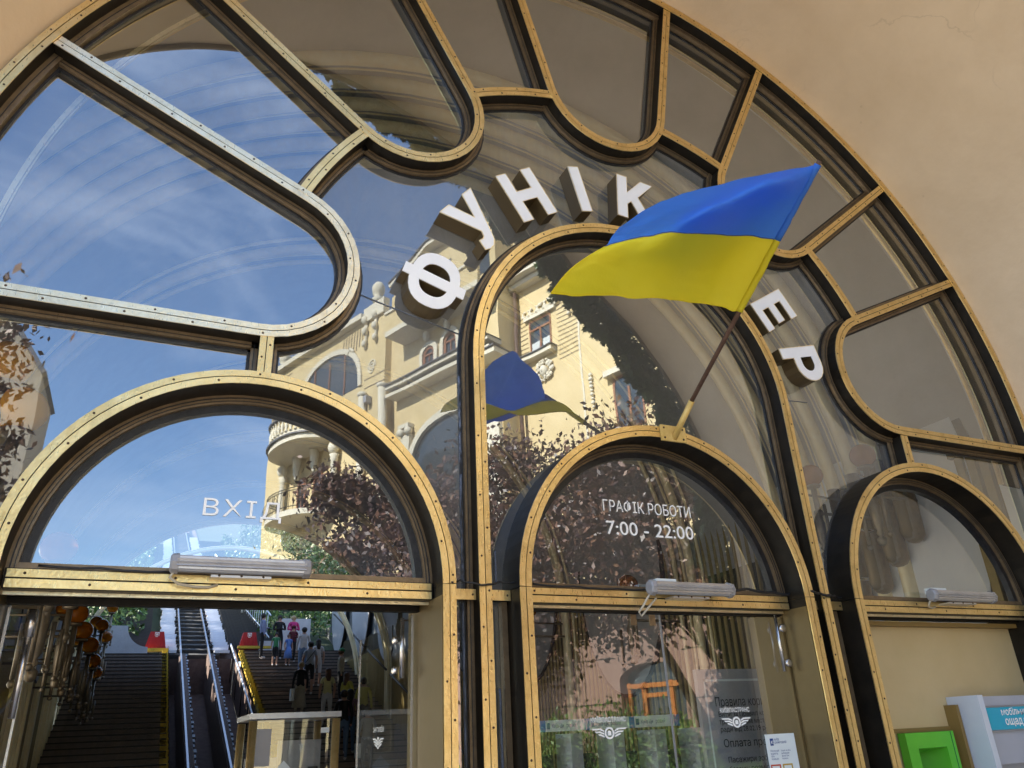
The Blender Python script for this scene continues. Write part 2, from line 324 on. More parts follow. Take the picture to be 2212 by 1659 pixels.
def text_mesh(body, size, mats, name, parent, loc, rot=(pi/2, 0, 0), ext=.0, off=.0, align='LEFT', width=None, kind=None, space=1.):
    cu = bpy.data.curves.new(name, 'FONT'); cu.body = body; cu.size = size; cu.extrude = ext; cu.offset = off; cu.align_x = align; cu.space_character = space
    cu.resolution_u = 3
    t = bpy.data.objects.new(name, cu); C.objects.link(t)
    dg = bpy.context.evaluated_depsgraph_get(); dg.update()
    me = bpy.data.meshes.new_from_object(t.evaluated_get(dg)); bpy.data.objects.remove(t)
    me.materials.clear(); me.materials.append(mats)
    if width and len(me.vertices):
        xs = [v.co.x for v in me.vertices]; k = width/(max(xs)-min(xs)); x0 = min(xs)
        for v in me.vertices: v.co.x = (v.co.x-x0)*k+(0 if align == 'LEFT' else -width/2)
    o = bpy.data.objects.new(name, me); C.objects.link(o); o.parent = parent
    o.location = Vector(loc)-(wloc(parent) if parent is not None else Vector((0, 0, 0))); o.rotation_euler = rot
    return o

# ------------------------------------------------------------------ facade layout (metres; x right, y into the building, z up)
CX, CZ = 2.92, 3.75           # centre of the fan
RO = 4.25                     # outer edge of the ring
HW = .037                     # half width of a frame member
def line_pt(p, ang): return Vector(p), Vector((cos(radians(ang)), sin(radians(ang))))
def petal(p1, a1, p2, a2, r, n=18):
    """outline of one petal: in along line 1, round the inner end, out along line 2 (counter-clockwise)"""
    P1, d1 = line_pt(p1, a1); P2, d2 = line_pt(p2, a2)
    n1 = Vector((-d1.y, d1.x)); n2 = Vector((-d2.y, d2.x))
    mid = (P1+P2)/2
    if n1.dot(mid-P1) < 0: n1 = -n1
    if n2.dot(mid-P2) < 0: n2 = -n2
    # centre c: n1.(c-P1)=r, n2.(c-P2)=r
    A = Matrix(((n1.x, n1.y), (n2.x, n2.y))); b = Vector((r+n1.dot(P1), r+n2.dot(P2))); c = A.inverted() @ b
    t1 = c-n1*r; t2 = c-n2*r
    def out(p, d):
        q = p-Vector((CX, CZ)); B = q.dot(d); D = B*B-(q.length_squared-(RO-.075)**2); return p+d*(-B+sqrt(D))
    e1, e2 = out(t1, d1), out(t2, d2)
    s1 = atan2(t1.y-c.y, t1.x-c.x); s2 = atan2(t2.y-c.y, t2.x-c.x)
    inner = atan2(CZ-c.y, CX-c.x)
    # direction of the arc passing the inner side
    def ccw(a, b): return (b-a) % (2*pi)
    if ccw(s1, inner) < ccw(s1, s2): sweep = ccw(s1, s2)
    else: sweep = -(2*pi-ccw(s1, s2))
    path = [tuple(e1+(t1-e1)*k/5) for k in range(5)]
    path += [(c.x+r*cos(s1+sweep*i/n), c.y+r*sin(s1+sweep*i/n)) for i in range(n+1)]
    path += [tuple(t2+(e2-t2)*k/5) for k in range(1, 6)]
    return path
Z = 1.6
PET = [petal((5.43, 3.23+Z), 25.4, (6.5, 2.15+Z), 0, .519),                 # right, lies flat
       petal((4.47, 5.20+Z), 63.1, (5.35, 4.18+Z), 39.4, .52),
       petal((2.34, 5.04+Z), 103.4, (3.5, 4.88+Z), 78.9, .545),
       petal((1.59, 4.68+Z), 117.2, (.60, 4.06+Z), 140.4, .52),
       petal((.26, 3.28+Z), 154.8, (-.5, 2.14+Z), 180, .514)]
RI = 2.562
def dist_path(p, path):
    P = Vector(p); best = 9
    for a, b in zip(path[:-1], path[1:]):
        a, b = Vector(a), Vector(b); t = max(0, min(1, (P-a).dot(b-a)/max(1e-9, (b-a).length_squared))); best = min(best, (P-(a+(b-a)*t)).length)
    return best
def inside(p, poly):
    x, y = p; c = False; n = len(poly)
    for i in range(n):
        x0, y0 = poly[i]; x1, y1 = poly[(i+1) % n]
        if (y0 > y) != (y1 > y) and x < (x1-x0)*(y-y0)/(y1-y0)+x0: c = not c
    return c
# inner ring pieces between neighbouring petals
IARC = []
for k in range(4):
    A, B = PET[k], PET[k+1]; good = []
    for i in range(0, 1801):
        a = i/10; p = (CX+RI*cos(radians(a)), CZ+RI*sin(radians(a)))
        if not inside(p, A) and not inside(p, B): good.append(a)
    lo_, hi_ = [(15, 50), (50, 90), (90, 130), (130, 165)][k]
    good = [a for a in good if lo_ <= a <= hi_]
    IARC.append((good[0], good[-1]))
TX, TZ, TR = 2.967, 2.21+Z, 1.258   # tall arch
TALL = [(TX+TR, .0)]+[(TX+TR, z) for z in (.8, 1.6, 2.4, 3.2)]+arc(TX, TZ, TR, 0, 180, 40)+[(TX-TR, z) for z in (3.2, 2.4, 1.6, .8)]+[(TX-TR, .0)]
PORT = [(.426, 'left'), (2.962, 'middle'), (5.497, 'right')]
PR, PZ, PY = 1.043, .765+Z, -.08
def port_path(cx, r=PR, n=36): return [(cx+r, 0)]+[(cx+r, z) for z in (.6, 1.2, 1.8)]+arc(cx, PZ, r, 0, 180, n)+[(cx-r, z) for z in (1.8, 1.2, .6)]+[(cx-r, 0)]

def plen(path):
    s = [0]
    for a, b in zip(path[:-1], path[1:]): s.append(s[-1]+hypot(b[0]-a[0], b[1]-a[1]))
    return s
def at_len(path, s, d):
    for i in range(len(s)-1):
        if s[i+1] >= d:
            t = (d-s[i])/max(1e-9, s[i+1]-s[i]); a, b = path[i], path[i+1]; dx, dz = b[0]-a[0], b[1]-a[1]; l = hypot(dx, dz)
            return (a[0]+dx*t, a[1]+dz*t), (-dz/l, dx/l)
    a, b = path[-2], path[-1]; dx, dz = b[0]-a[0], b[1]-a[1]; l = hypot(dx, dz); return b, (-dz/l, dx/l)
def screws(path, offs, y, parent, step=.235, r=.0068):
    step *= 1.5; s = plen(path); mb = MB(); k = 0
    for oi, o in enumerate(offs):
        d = .05+oi*step*.45
        while d < s[-1]-.02:
            dd = d+random.uniform(-.02, .02); p, n = at_len(path, s, max(0.01, dd)); x, z = p[0]+n[0]*o, p[1]+n[1]*o
            if z > .9: mb.lathe((x, y+.002, z), (0, -1, 0), [(0, r*1.05), (.003, r), (.005, r*.5)], 6, False)
            d += step
    if mb.v: mb.build('screw', SCR, parent, kind='stuff')
def member(name, path, parent, y=0., depth=.15, w=HW, beads=(-1, 1), step=.235, brass=None, gap=.0025, beady=.098, label=None, body=True, bw=.034, groove=None):
    brass = brass or BR
    o = MB().band(path, -w+.003, w-.003, y+.002, depth).build(name, CH, parent, label)
    MB().band(path, -w, -gap, y-.005, y+.003).build('brass_strip', brass, o)
    MB().band(path, gap, w, y-.0045, y+.003).build('brass_strip', brass, o)
    screws(path, (-(w+gap)/2, (w+gap)/2), y-.005, o, step)
    for sd in beads:
        a, b = sorted((sd*(w-.004), sd*(w+bw)))
        MB().band(path, a, b, beady+.004*sd, depth-.004).build('glazing_bead', BRD, o)
        a, b = sorted((sd*(w+bw*.45), sd*(w+bw*.45+.004)))
        MB().band(path, a, b, beady+.004*sd-.003, beady+.01).build('bead_groove', GK, o)
        a, b = sorted((sd*(w+bw-.002), sd*(w+bw+.016)))
        MB().band(path, a, b, depth-.026+.002*sd, depth-.008).build('gasket', GK, o)
    return o

# ------------------------------------------------------------------ ground outside
def plane_obj(name, pts, m, z, kind='structure'):
    me = MB().add([(p[0], p[1], z) for p in pts], [tuple(range(len(pts)))]).build(name, m); me['kind'] = kind; return me
g = MB().add([(-300, -300, -.12), (300, -300, -.12), (300, .4, -.12), (-300, .4, -.12)], [(0, 1, 2, 3)]).build('ground', ASP); g['kind'] = 'structure'
pv = MB().box(-30, 30, -13.5, .30, -.10, 0.0).build('pavement', PAV); pv['kind'] = 'structure'
pv2 = MB()
PB0 = Vector((5.2, -35.72, 0)); UB = Vector((.356, .9346, 0)).normalized(); NB = Vector((-.9346, .356, 0)).normalized()
pv2.obox(PB0+UB*12+NB*1.1+Vector((0, 0, -.05)), UB, NB, (0, 0, 1), 18, 1.1, .05)
o = pv2.build('far_pavement', PAV); o['kind'] = 'structure'

# ------------------------------------------------------------------ plaster niche round the glass front
def nd_raw(x):
    P = [(-6, -2.0), (-1.9, .0), (-1.2, .36), (-.75, .62), (.2, 1.15), (2.5, 2.5), (5.1, 3.85), (7.4, 4.15), (16, 4.4)]
    if x <= P[0][0]: return P[0][1]
    for a, b in zip(P[:-1], P[1:]):
        if x <= b[0]: return a[1]+(b[1]-a[1])*(x-a[0])/(b[0]-a[0])
    return P[-1][1]
def nd(x): return max(.16, nd_raw(x))
def ring_poly(r, n=96):
    return [(CX+r, -0.1)]+[(CX+r, CZ*k/6) for k in range(1, 6)]+arc(CX, CZ, r, 0, 180, n)+[(CX-r, CZ*k/6) for k in range(5, 0, -1)]+[(CX-r, -.1)]
niche = MB(); A = ring_poly(RO+.002); B = ring_poly(RO+.22); K = 12
vs = []; fs = []
for i in range(len(A)):
    for k in range(K+1):
        t = k/K; x = A[i][0]*(1-t)+B[i][0]*t; z = A[i][1]*(1-t)+B[i][1]*t; y = .05-(nd(B[i][0])+.05)*t
        vs.append((x, y, z))
for i in range(len(A)-1):
    for k in range(K): a = i*(K+1)+k; fs.append((a, a+1, a+K+2, a+K+1))
niche.add(vs, fs, True)
station = thing('station_building', 'tan plastered station front with a deep arched niche round the glass fan', 'building', (CX, 0, 0))
niche.build('niche_reveal', PL, station)
# outer front wall beyond the niche edge
fw = MB(); vs = []; fs = []; R = [RO+.22, RO+.6, 5.6, 6.6, 8, 10]
for i in range(len(B)):
    dx, dz = B[i][0]-CX, max(0, B[i][1]-CZ); base = Vector((B[i][0], B[i][1]))
    l = hypot(B[i][0]-CX, B[i][1]-CZ) if B[i][1] > CZ else RO+.22
    for r in R:
        if B[i][1] >= CZ: x = CX+(B[i][0]-CX)*r/l; z = CZ+(B[i][1]-CZ)*r/l
        else: x = CX+(r if B[i][0] > CX else -r); z = B[i][1]
        vs.append((x, -nd_raw(x) if x > -1.6 else -min(.16, nd_raw(-1.6)) if x > -9 else 0, z))
for i in range(len(B)-1):
    for k in range(len(R)-1): a = i*len(R)+k; fs.append((a, a+1, a+len(R)+1, a+len(R)))
fw.add(vs, fs).build('front_wall', PL, station)
# metal drip edge along the niche mouth
edge = [(p[0], -nd(p[0])-.01, p[1]) for p in ring_poly(RO+.215)]
MB().tube(edge, .03, 6).build('drip_edge', BRD, station)
# wall between the glass fan and the hall vault
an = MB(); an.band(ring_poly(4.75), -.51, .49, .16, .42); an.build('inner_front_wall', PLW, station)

# ------------------------------------------------------------------ fan window
fan = thing('fan_window', 'huge arched fan window of brass framed petals over the entrance doors', 'window', (CX, 0, CZ))
RINGP = [(CX+RO-HW, .0)]+[(CX+RO-HW, CZ*k/5) for k in range(1, 5)]+arc(CX, CZ, RO-HW, 0, 180, 120)+[(CX-RO+HW, CZ*k/5) for k in range(4, 0, -1)]+[(CX-RO+HW, 0)]
member('outer_ring_frame', RINGP, fan, -.010, beads=(1,), bw=.05, beady=.08)
for i, p in enumerate(PET): member('petal_frame', p, fan, 0.+.0006*i, brass=BRP if i == 4 else BR, label='brass petal frame at the left with a sky glint painted into its colour' if i == 4 else None)  # left petal takes the pale brass as a painted glint of sky
for i, (a0, a1) in enumerate(IARC):
    member('inner_arc_frame', arc(CX, CZ, RI, a0-.2, a1+.2, 12), fan, .0045, beads=(-1, 1), step=.2)
member('tall_arch_frame', TALL, fan, -.004, step=.24)
STL, STR = .43, 5.475
for x in (STL, STR): member('short_mullion', [(x, PZ+PR+.02), (x, 2.14+Z-.03)], fan, .007, step=.12)
# panes
GY = .14
def pane(poly, m, parent, tilt=(0, 0), y=GY, name='pane', label=None):
    cx = sum(p[0] for p in poly)/len(poly); cz = sum(p[1] for p in poly)/len(poly)
    f = lambda p: y+(p[0]-cx)*tilt[0]+(p[1]-cz)*tilt[1]
    o = MB().sheet(poly, f).build(name, m, parent, label, recalc=False)
    me = o.data
    if sum(p.normal.y for p in me.polygons) > 0: me.flip_normals()
    return o
def ring_between(a0, a1, r=RO-.05, n=16): return arc(CX, CZ, r, a0, a1, n)
def angp(p):
    a = math.degrees(atan2(p[1]-CZ, p[0]-CX)); return a+360 if a < -90 else a
T = [(.0006, -.0004), (-.0005, .0006), (.0004, .0003), (-.0006, -.0004), (.0012, -.0010), (.0007, .0008), (-.0004, .0005), (.0003, -.0006), (.0008, .0004)]
for i, p in enumerate(PET):
    a2, a1 = angp(p[-1]), angp(p[0])
    pane(list(p)+ring_between(a2, a1)[1:-1], GL, fan, T[i])
for k in range(4):
    A, Bp = PET[k], PET[k+1]
    # side of A facing B and side of B facing A
    def side(p, toward):
        h = len(p)//2; s1, s2 = p[:h+1], p[h:]
        return s1, s2
    c0, c1 = IARC[k]
    def pick(p, ang):   # the half of the outline nearest the given inner-arc end, ordered from ring inwards
        q = (CX+RI*cos(radians(ang)), CZ+RI*sin(radians(ang)))
        j = min(range(len(p)), key=lambda i: hypot(p[i][0]-q[0], p[i][1]-q[1]))
        return (p[:j+1]) if j < len(p)/2 else (p[j:][::-1])
    sA, sB = pick(A, c0), pick(Bp, c1)
    poly = list(sA)+arc(CX, CZ, RI, c0, c1, 8)[1:-1]+list(sB[::-1])+ring_between(angp(sB[0]), angp(sA[0]), n=10)[1:-1]
    pane(poly, GL, fan, T[5-k])
# lower side panes
A0 = PET[0]; A4 = PET[4]
def low_side(petp, cx, sgn, sx):
    # flat lower edge of the petal, ring, spring line, portal top
    zt = 2.145+Z; ringx = CX+sgn*(RO-.06)
    poly = [(sx, zt), (ringx, zt), (ringx, PZ-.3)]
    arcp = arc(cx, PZ, PR, 0, 180, 28); arcp = [p for p in arcp if (p[0]-sx)*sgn >= 0]
    arcp = sorted(arcp, key=lambda p: -p[0]*sgn)
    poly += [(cx+sgn*PR, PZ-.3)]+arcp+[(sx, arcp[-1][1])]
    return poly
pane(low_side(A4, PORT[0][0], -1, STL), GL, fan, (.0005, -.0008))
pane(low_side(A0, PORT[2][0], 1, STR), GL, fan, (-.0006, .0005))
# the big spandrel pane that carries the letters
def jnear(p, q): return min(range(len(p)), key=lambda i: hypot(p[i][0]-q[0], p[i][1]-q[1]))
def ring_q(a): return (CX+RI*cos(radians(a)), CZ+RI*sin(radians(a)))
sp = [(STL, PZ+PR)]
seq = []
# walk from the left petal to the right petal
j0 = jnear(A4, (STL, 2.14+Z)); j1 = jnear(A4, ring_q(IARC[3][1]))
def walk(p, qa, qb):
    a, b = jnear(p, qa), jnear(p, qb); return p[a:b+1] if a <= b else p[b:a+1][::-1]
sp.append((STL, 2.14+Z))
sp += [q for q in walk(A4, (STL+.05, 2.14+Z), ring_q(IARC[3][1])) if q[0] > STL]
for k in (3, 2, 1, 0):
    a0, a1 = IARC[k]; sp += arc(CX, CZ, RI, a1, a0, 8)[1:-1]
    if k > 0: sp += walk(PET[k], ring_q(IARC[k][0]), ring_q(IARC[k-1][1]))
sp += [q for q in walk(PET[0], ring_q(IARC[0][0]), (STR-.05, 2.15+Z)) if q[0] < STR]
sp += [(STR, 2.15+Z), (STR, PZ+PR)]
lowz = PZ-.02
sp += [(PORT[2][0]+PR*cos(radians(a)), PZ+PR*sin(radians(a))) for a in range(94, 181, 6)]+[(PORT[2][0]-PR, lowz), (TX+TR, lowz)]
sp += [q for q in TALL if q[1] >= 2.5]
sp += [(TX-TR, lowz), (PORT[0][0]+PR, lowz)]
sp += [(PORT[0][0]+PR*cos(radians(a)), PZ+PR*sin(radians(a))) for a in range(0, 89, 6)]
pane(sp, GLS, fan, (.0003, .0004), label='hazy spandrel pane behind the big letters')
tl = [(TX+TR, lowz)]+[q for q in TALL if q[1] >= 2.5]+[(TX-TR, lowz), (PORT[1][0]-PR, lowz)]+[(PORT[1][0]+PR*cos(radians(a)), PZ+PR*sin(radians(a))) for a in range(180, -1, -5)]+[(PORT[1][0]+PR, lowz)]
pane(tl, GL, fan, (-.0004, .0002))
tr_ = arc(CX, CZ, RO-.30, -4, 184, 90)  # brass lines and brown band added behind the glass, imitating the ring's reflection
MB().band(tr_, -.014, .014, .185, .21).build('ring_reflection_line', BR, fan)
MB().band(tr_, .018, .026, .19, .21).build('ring_reflection_line', BR, fan)
MB().band(tr_, -.26, -.015, .20, .215).build('ring_reflection_band', BRB, fan)
# narrow strips between mullions and portals: little transoms and lower panes
for xa, xb in ((PORT[0][0]+PR, TX-TR), (TX-TR, PORT[1][0]-PR), (PORT[1][0]+PR, TX+TR), (TX+TR, PORT[2][0]-PR)):
    x0, x1 = xa+HW, xb-HW
    o = MB().box(x0-.01, x1+.01, .055, .145, 2.31, 2.36).build('stub_transom', CH, fan)
    MB().box(x0, x1, .045, .054, 2.305, 2.362).build('brass_strip', BR, o)
    mb = MB()
    for x in (x0+.02, x1-.02): mb.lathe((x, .046, 2.333), (0, -1, 0), [(0, .007), (.004, .006)], 6, False)
    mb.build('screw', SCR, o, kind='stuff')
    pane([(x0-.01, 0), (x1+.01, 0), (x1+.01, 2.31), (x0-.01, 2.31)], GL, fan, (.001, 0), .15)
# blue sealant smears
for (xs, z0, z1) in ((TX-TR-HW-.046, .3, 2.30), (TX-TR-HW-.046, 2.42, 3.05), (TX-TR-HW-.046, 3.12, 3.7), (PORT[1][0]-PR-HW-.05, .3, 1.85), (PORT[1][0]-PR-HW-.05, 2.42, 2.6)):
    pts = []; n = 24
    for i in range(n+1): z = z0+(z1-z0)*i/n; pts.append((xs+random.uniform(-.002, .002), .128, z))
    MB().tube(pts, lambda t: .006+.002*random.random(), 6).build('sealant_bead', CK, fan)
# joints in the spandrel glass
MB().tube([(.93, .135, 4.18), (1.3, .135, 4.09), (1.66, .135, 4.005)], .003, 5).build('glass_joint', CK, fan)
MB().tube([(4.27, .137, 3.92), (4.62, .137, 3.94)], .003, 5).build('glass_joint', CK, fan)

# ------------------------------------------------------------------ portals
TRZ = .748+Z
plab = {'left': 'brass arched entrance portal at the left, its glass doors open', 'middle': 'brass arched portal in the middle with closed glass doors', 'right': 'brass arched portal at the right, filled with a beige panel'}
portals = {}
for cx, nm in PORT:
    P = thing('entrance_portal', plab[nm], 'doorway', (cx, 0, 0), 'arched entrance portals'); portals[nm] = P
    pp = port_path(cx)
    arch_ = arc(cx, PZ, PR, 0, 180, 40)
    o = MB().band(arch_, -HW+.003, HW-.003, PY+.002, .165).build('arch_body', CH, P)
    MB().band(arch_, -HW, -.0025, PY-.005, PY+.003).build('brass_strip', BR, o)
    MB().band(arch_, .0025, HW, PY-.0045, PY+.003).build('brass_strip', BR, o)
    screws(arch_, (-.02, .02), PY-.005, o, .27)
    MB().band(arch_, HW-.005, HW+.045, .095, .16).build('glazing_bead', BRD, o)
    MB().band(arch_, HW+.012, HW+.018, .091, .10).build('bead_groove', GK, o)
    MB().band(arch_, HW+.030, HW+.034, .092, .10).build('bead_groove', GK, o)
    MB().band(arch_, HW+.043, HW+.085, .118, .165).build('gasket', GK, o)
    for s in (1, -1):
        xc = cx+s*PR; path = [(xc, 0), (xc, .8), (xc, 1.6), (xc, PZ-.004)]
        if s < 0: path = path[::-1]
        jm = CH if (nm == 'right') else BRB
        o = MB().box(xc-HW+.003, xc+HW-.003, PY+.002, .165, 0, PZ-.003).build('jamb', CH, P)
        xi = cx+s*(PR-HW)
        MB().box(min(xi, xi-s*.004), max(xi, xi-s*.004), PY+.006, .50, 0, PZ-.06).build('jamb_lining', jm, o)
        MB().box(min(xi+s*.003, xi+s*.06), max(xi+s*.003, xi+s*.06), .166, .50, 0, PZ-.06).build('jamb_core', CH, o)
        a, b = xc-s*HW, xc-s*.0025
        MB().box(min(a, b), max(a, b), PY-.005, PY+.003, 0, PZ-.004).build('brass_strip', BR, o)
        a, b = xc+s*HW, xc+s*.0025
        MB().box(min(a, b), max(a, b), PY-.0045, PY+.003, 0, PZ-.004).build('brass_strip', BR, o)
        screws([(xc, .85), (xc, PZ-.05)], (-.02, .02), PY-.005, o, .27)
        # outer side bead of the jamb against the narrow panes
        MB().box(min(xc+s*HW, xc+s*(HW+.032)), max(xc+s*HW, xc+s*(HW+.032)), .10, .146, 0, 2.306).build('glazing_bead', BRD, o)
    # transom
    x0, x1 = cx-PR+HW+.002, cx+PR-HW-.002
    td = {'left': .34, 'middle': .20, 'right': .24}[nm]
    o = MB().box(x0, x1, .078, td, TRZ-.045, TRZ+.045).build('transom', CH, P)
    MB().box(x0+.01, x1-.01, .070, .080, TRZ+.004, TRZ+.040).build('brass_strip', BR, o)
    MB().box(x0+.01, x1-.01, .069, .080, TRZ-.042, TRZ-.004).build('brass_strip', BR, o)
    screws([(x0+.03, TRZ), (x1-.03, TRZ)], (.022, -.022), .069, o, .42)
    MB().box(x0, x1, .10, .165, TRZ+.046, TRZ+.075).build('glazing_bead', BRD, o)
    MB().box(x0, x1, .14, .16, TRZ-.062, TRZ-.046).build('light_trim', BRP, o)
    MB().box(x0, x1, td-.04, td+.01, TRZ-.075, TRZ-.046).build('door_header', CH, o)
    lun = [(cx+(PR-HW)*cos(radians(a)), PZ+(PR-HW)*sin(radians(a))) for a in range(0, 181, 5)]+[(x0, TRZ+.04), (x1, TRZ+.04)]
    pane(lun, GLR if nm == 'right' else GL, P, {'left': (.0002, .0006), 'middle': (-.0008, .0002), 'right': (.0006, .0004)}[nm], .145, 'lunette_pane')

# printed words on the lunettes
tx = text_mesh('ВХІД', .125, WHT, 'lettering', portals['left'], (.215, .139, 2.705), width=.39, space=1.15)
text_mesh('ГРАФІК РОБОТИ', .105, WHT, 'lettering', portals['middle'], (2.61, .139, 2.905), width=.69)
text_mesh('7:00 - 22:00', .125, WHT, 'lettering', portals['middle'], (2.62, .139, 2.755), width=.68, off=.0005)

# ------------------------------------------------------------------ big letters
def glyphs():
    s = .225   # stroke as a share of the cap height
    G = {}
    G['Н'] = (.80, [[(0, 0), (s, 0), (s, .39), (.80-s, .39), (.80-s, 0), (.80, 0), (.80, 1), (.80-s, 1), (.80-s, .60), (s, .60), (s, 1), (0, 1)]], [])
    G['І'] = (s, [[(0, 0), (s, 0), (s, 1), (0, 1)]], [])
    G['К'] = (.82, [[(0, 0), (s, 0), (s, .34), (.31, .43), (.57, 0), (.84, 0), (.47, .58), (.82, 1), (.54, 1), (s, .62), (s, 1), (0, 1)]], [])
    G['Е'] = (.66, [[(0, 0), (.66, 0), (.66, .20), (s, .20), (s, .40), (.61, .40), (.61, .60), (s, .60), (s, .80), (.66, .80), (.66, 1), (0, 1)]], [])
    G['Л'] = (.80, [[(0, 0), (.10, 0), (.28, .12), (.34, .5), (.34, 1), (.80, 1), (.80, 0), (.575, 0), (.575, .80), (.52, .80), (.5, .3), (.40, -.02), (.12, -.2+.2), ]], [])
    G['Л'] = (.80, [[(0, 0), (.16, 0), (.30, .10), (.37, .30), (.40, .80), (.575, .80), (.575, 0), (.80, 0), (.80, 1), (.20, 1), (.17, .38), (.13, .24), (0, .20)]], [])
    # У: left arm, stem with a curved foot
    foot = [(.10, .03), (.20, -.01), (.30, 0), (.40, .07), (.47, .19)]
    G['У'] = (.86, [foot+[(.86, 1), (.62, 1), (.445, .56), (.245, 1), (0, 1), (.335, .31), (.29, .22), (.24, .195), (.15, .21)]], [])
    # Р
    def d_shape(x0, z0, z1, xr, n=10):
        r = (z1-z0)/2; cz = (z0+z1)/2; cxr = xr-r
        return [(x0, z0), (cxr, z0)]+[(cxr+r*cos(radians(-90+180*i/n)), cz+r*sin(radians(-90+180*i/n))) for i in range(1, n)]+[(cxr, z1), (x0, z1)]
    outer = d_shape(s, .30, 1, .74)
    G['Р'] = (.74, [[(0, 0), (s, 0)]+outer[0:-1]+[(0, 1)]], [d_shape(s, .49, .81, .53)])
    return G
GL_ = glyphs()
LH = .405
def letter(ch, ang, label, rbase=1.408):
    cx, cz = 2.952, 2.2+Z
    th = radians(ang); base = Vector((cx+rbase*cos(th), cz+rbase*sin(th))); upv = Vector((cos(th), sin(th))); rt = Vector((sin(th), -cos(th)))
    root = thing('channel_letter', label, 'letter', (base.x, 0, base.y), 'big white letters in an arc on the fan window')
    def W(p, wd): return tuple(base+rt*((p[0]-wd/2)*LH)+upv*(p[1]*LH))
    parts = []
    if ch == 'Ф':
        n = 28
        def el(rx, rz, n=n):
            out = []
            for i in range(n):
                a = 2*pi*i/n; out.append((rx*(abs(cos(a))**.85)*(1 if cos(a) > 0 else -1), .5+rz*(abs(sin(a))**.85)*(1 if sin(a) > 0 else -1)))
            return out
        o_, i_ = el(.52, .42), el(.30, .245)
        W0 = lambda p: tuple(base+rt*(p[0]*LH)+upv*(p[1]*LH))
        O, I = [W0(p) for p in o_], [W0(p) for p in i_]
        def ringm(y0, y1, O, I):
            mb = MB(); n = len(O); vs = [(p[0], y0, p[1]) for p in O]+[(p[0], y0, p[1]) for p in I]+[(p[0], y1, p[1]) for p in O]+[(p[0], y1, p[1]) for p in I]; fs = []
            for i in range(n):
                j = (i+1) % n; fs += [(i, j, n+j, n+i), (2*n+i, 3*n+i, 3*n+j, 2*n+j), (i, 2*n+i, 2*n+j, j), (n+i, n+j, 3*n+j, 3*n+i)]
            mb.add(vs, fs); return mb
        ringm(.0, .135, O, I).build('letter_side', LB, root)
        def sc(P, k): c = W0((0, .5)); return [(c[0]+(p[0]-c[0])*k, c[1]+(p[1]-c[1])*k) for p in P]
        ringm(-.006, -.001, sc(O, .985), sc(I, 1.02)).build('letter_face', LW, root)
        s = .105
        bars = [[(-s, -.03), (s, -.03), (s, .15), (-s, .15)], [(-s, .85), (s, .85), (s, 1.03), (-s, 1.03)], [(-s, .2), (s, .2), (s, .8), (-s, .8)]]
        for b in bars:
            MB().prism([W0(p) for p in b], .002, .133).build('letter_side', LB, root)
            MB().prism([W0((p[0]*.93, p[1])) for p in b], -.007, .001).build('letter_face', LW, root)
        return root
    wd, outs, holes = GL_[ch]
    pts = [W(p, wd) for p in outs[0]]; hs = [[W(p, wd) for p in h] for h in holes]
    MB().prism(pts, 0, .135, hs).build('letter_side', LB, root)
    MB().prism(pts, -.006, -.001, hs).build('letter_face', LW, root)
    MB().band(pts, -.003, .0015, -.009, -.0005, closed=True).build('letter_rim', BRP, root)
    return root
for ch, a, lb in (('Ф', 162.3, 'white letter Ф, first of the arc, wide ring crossed by a bar'), ('У', 139.7, 'white letter У between the Ф and the Н'),
                  ('Н', 120.9, 'white letter Н, third of the arc'), ('І', 103.2, 'white letter І, a single bar between the Н and the К'),
                  ('К', 85.2, 'white letter К just left of the flag'), ('У', 66.8, 'white letter У mostly hidden behind the blue of the flag'),
                  ('Л', 49.6, 'white letter Л hidden behind the flag'), ('Е', 32.1, 'white letter Е just right of the flag, lying on its side'),
                  ('Р', 14.4, 'white letter Р, last and lowest of the arc at the right')):
    letter(ch, a, lb)

# ------------------------------------------------------------------ flag
pb = Vector((3.07, -.10, 1.80+Z)); pt = Vector((3.184, -1.6, 2.924+Z))
bracket = thing('flag_bracket', 'small yellow bracket plate screwed on top of the middle portal arch', 'bracket', pb)
MB().box(2.965, 3.165, -.102, -.088, 1.745+Z, 1.855+Z).build('plate', YP, bracket)
pd = (pt-pb).normalized()
MB().rod(pb+Vector((0, .01, -.03)), pb+pd*.26, .021, 10).build('socket', YP, bracket)
mb = MB()
for x, z in ((2.99, 1.765), (2.99, 1.835), (3.14, 1.765), (3.14, 1.835)): mb.lathe((x, -.102, z+Z), (0, -1, 0), [(0, .008), (.004, .006)], 6, False)
mb.build('screw', SCR, bracket, kind='stuff')
flag = thing('flag', 'blue and yellow flag flying from a rusty pole over the middle doorway', 'flag', pb)
MB().rod(pb+pd*.20, pt+pd*.02, .015, 10).build('flagpole', RUST, flag)
FR_, FU_, FF_ = r2, u2, fwd
def at(px, py, y):   # a point of the cloth, measured on the photograph, at its own depth
    d = FF_+FR_*((px-1106)/F)-FU_*((py-829.5)/F); t = (y*1.6+4)/d.y
    return Vector((0, -4, 1.6))+d*t
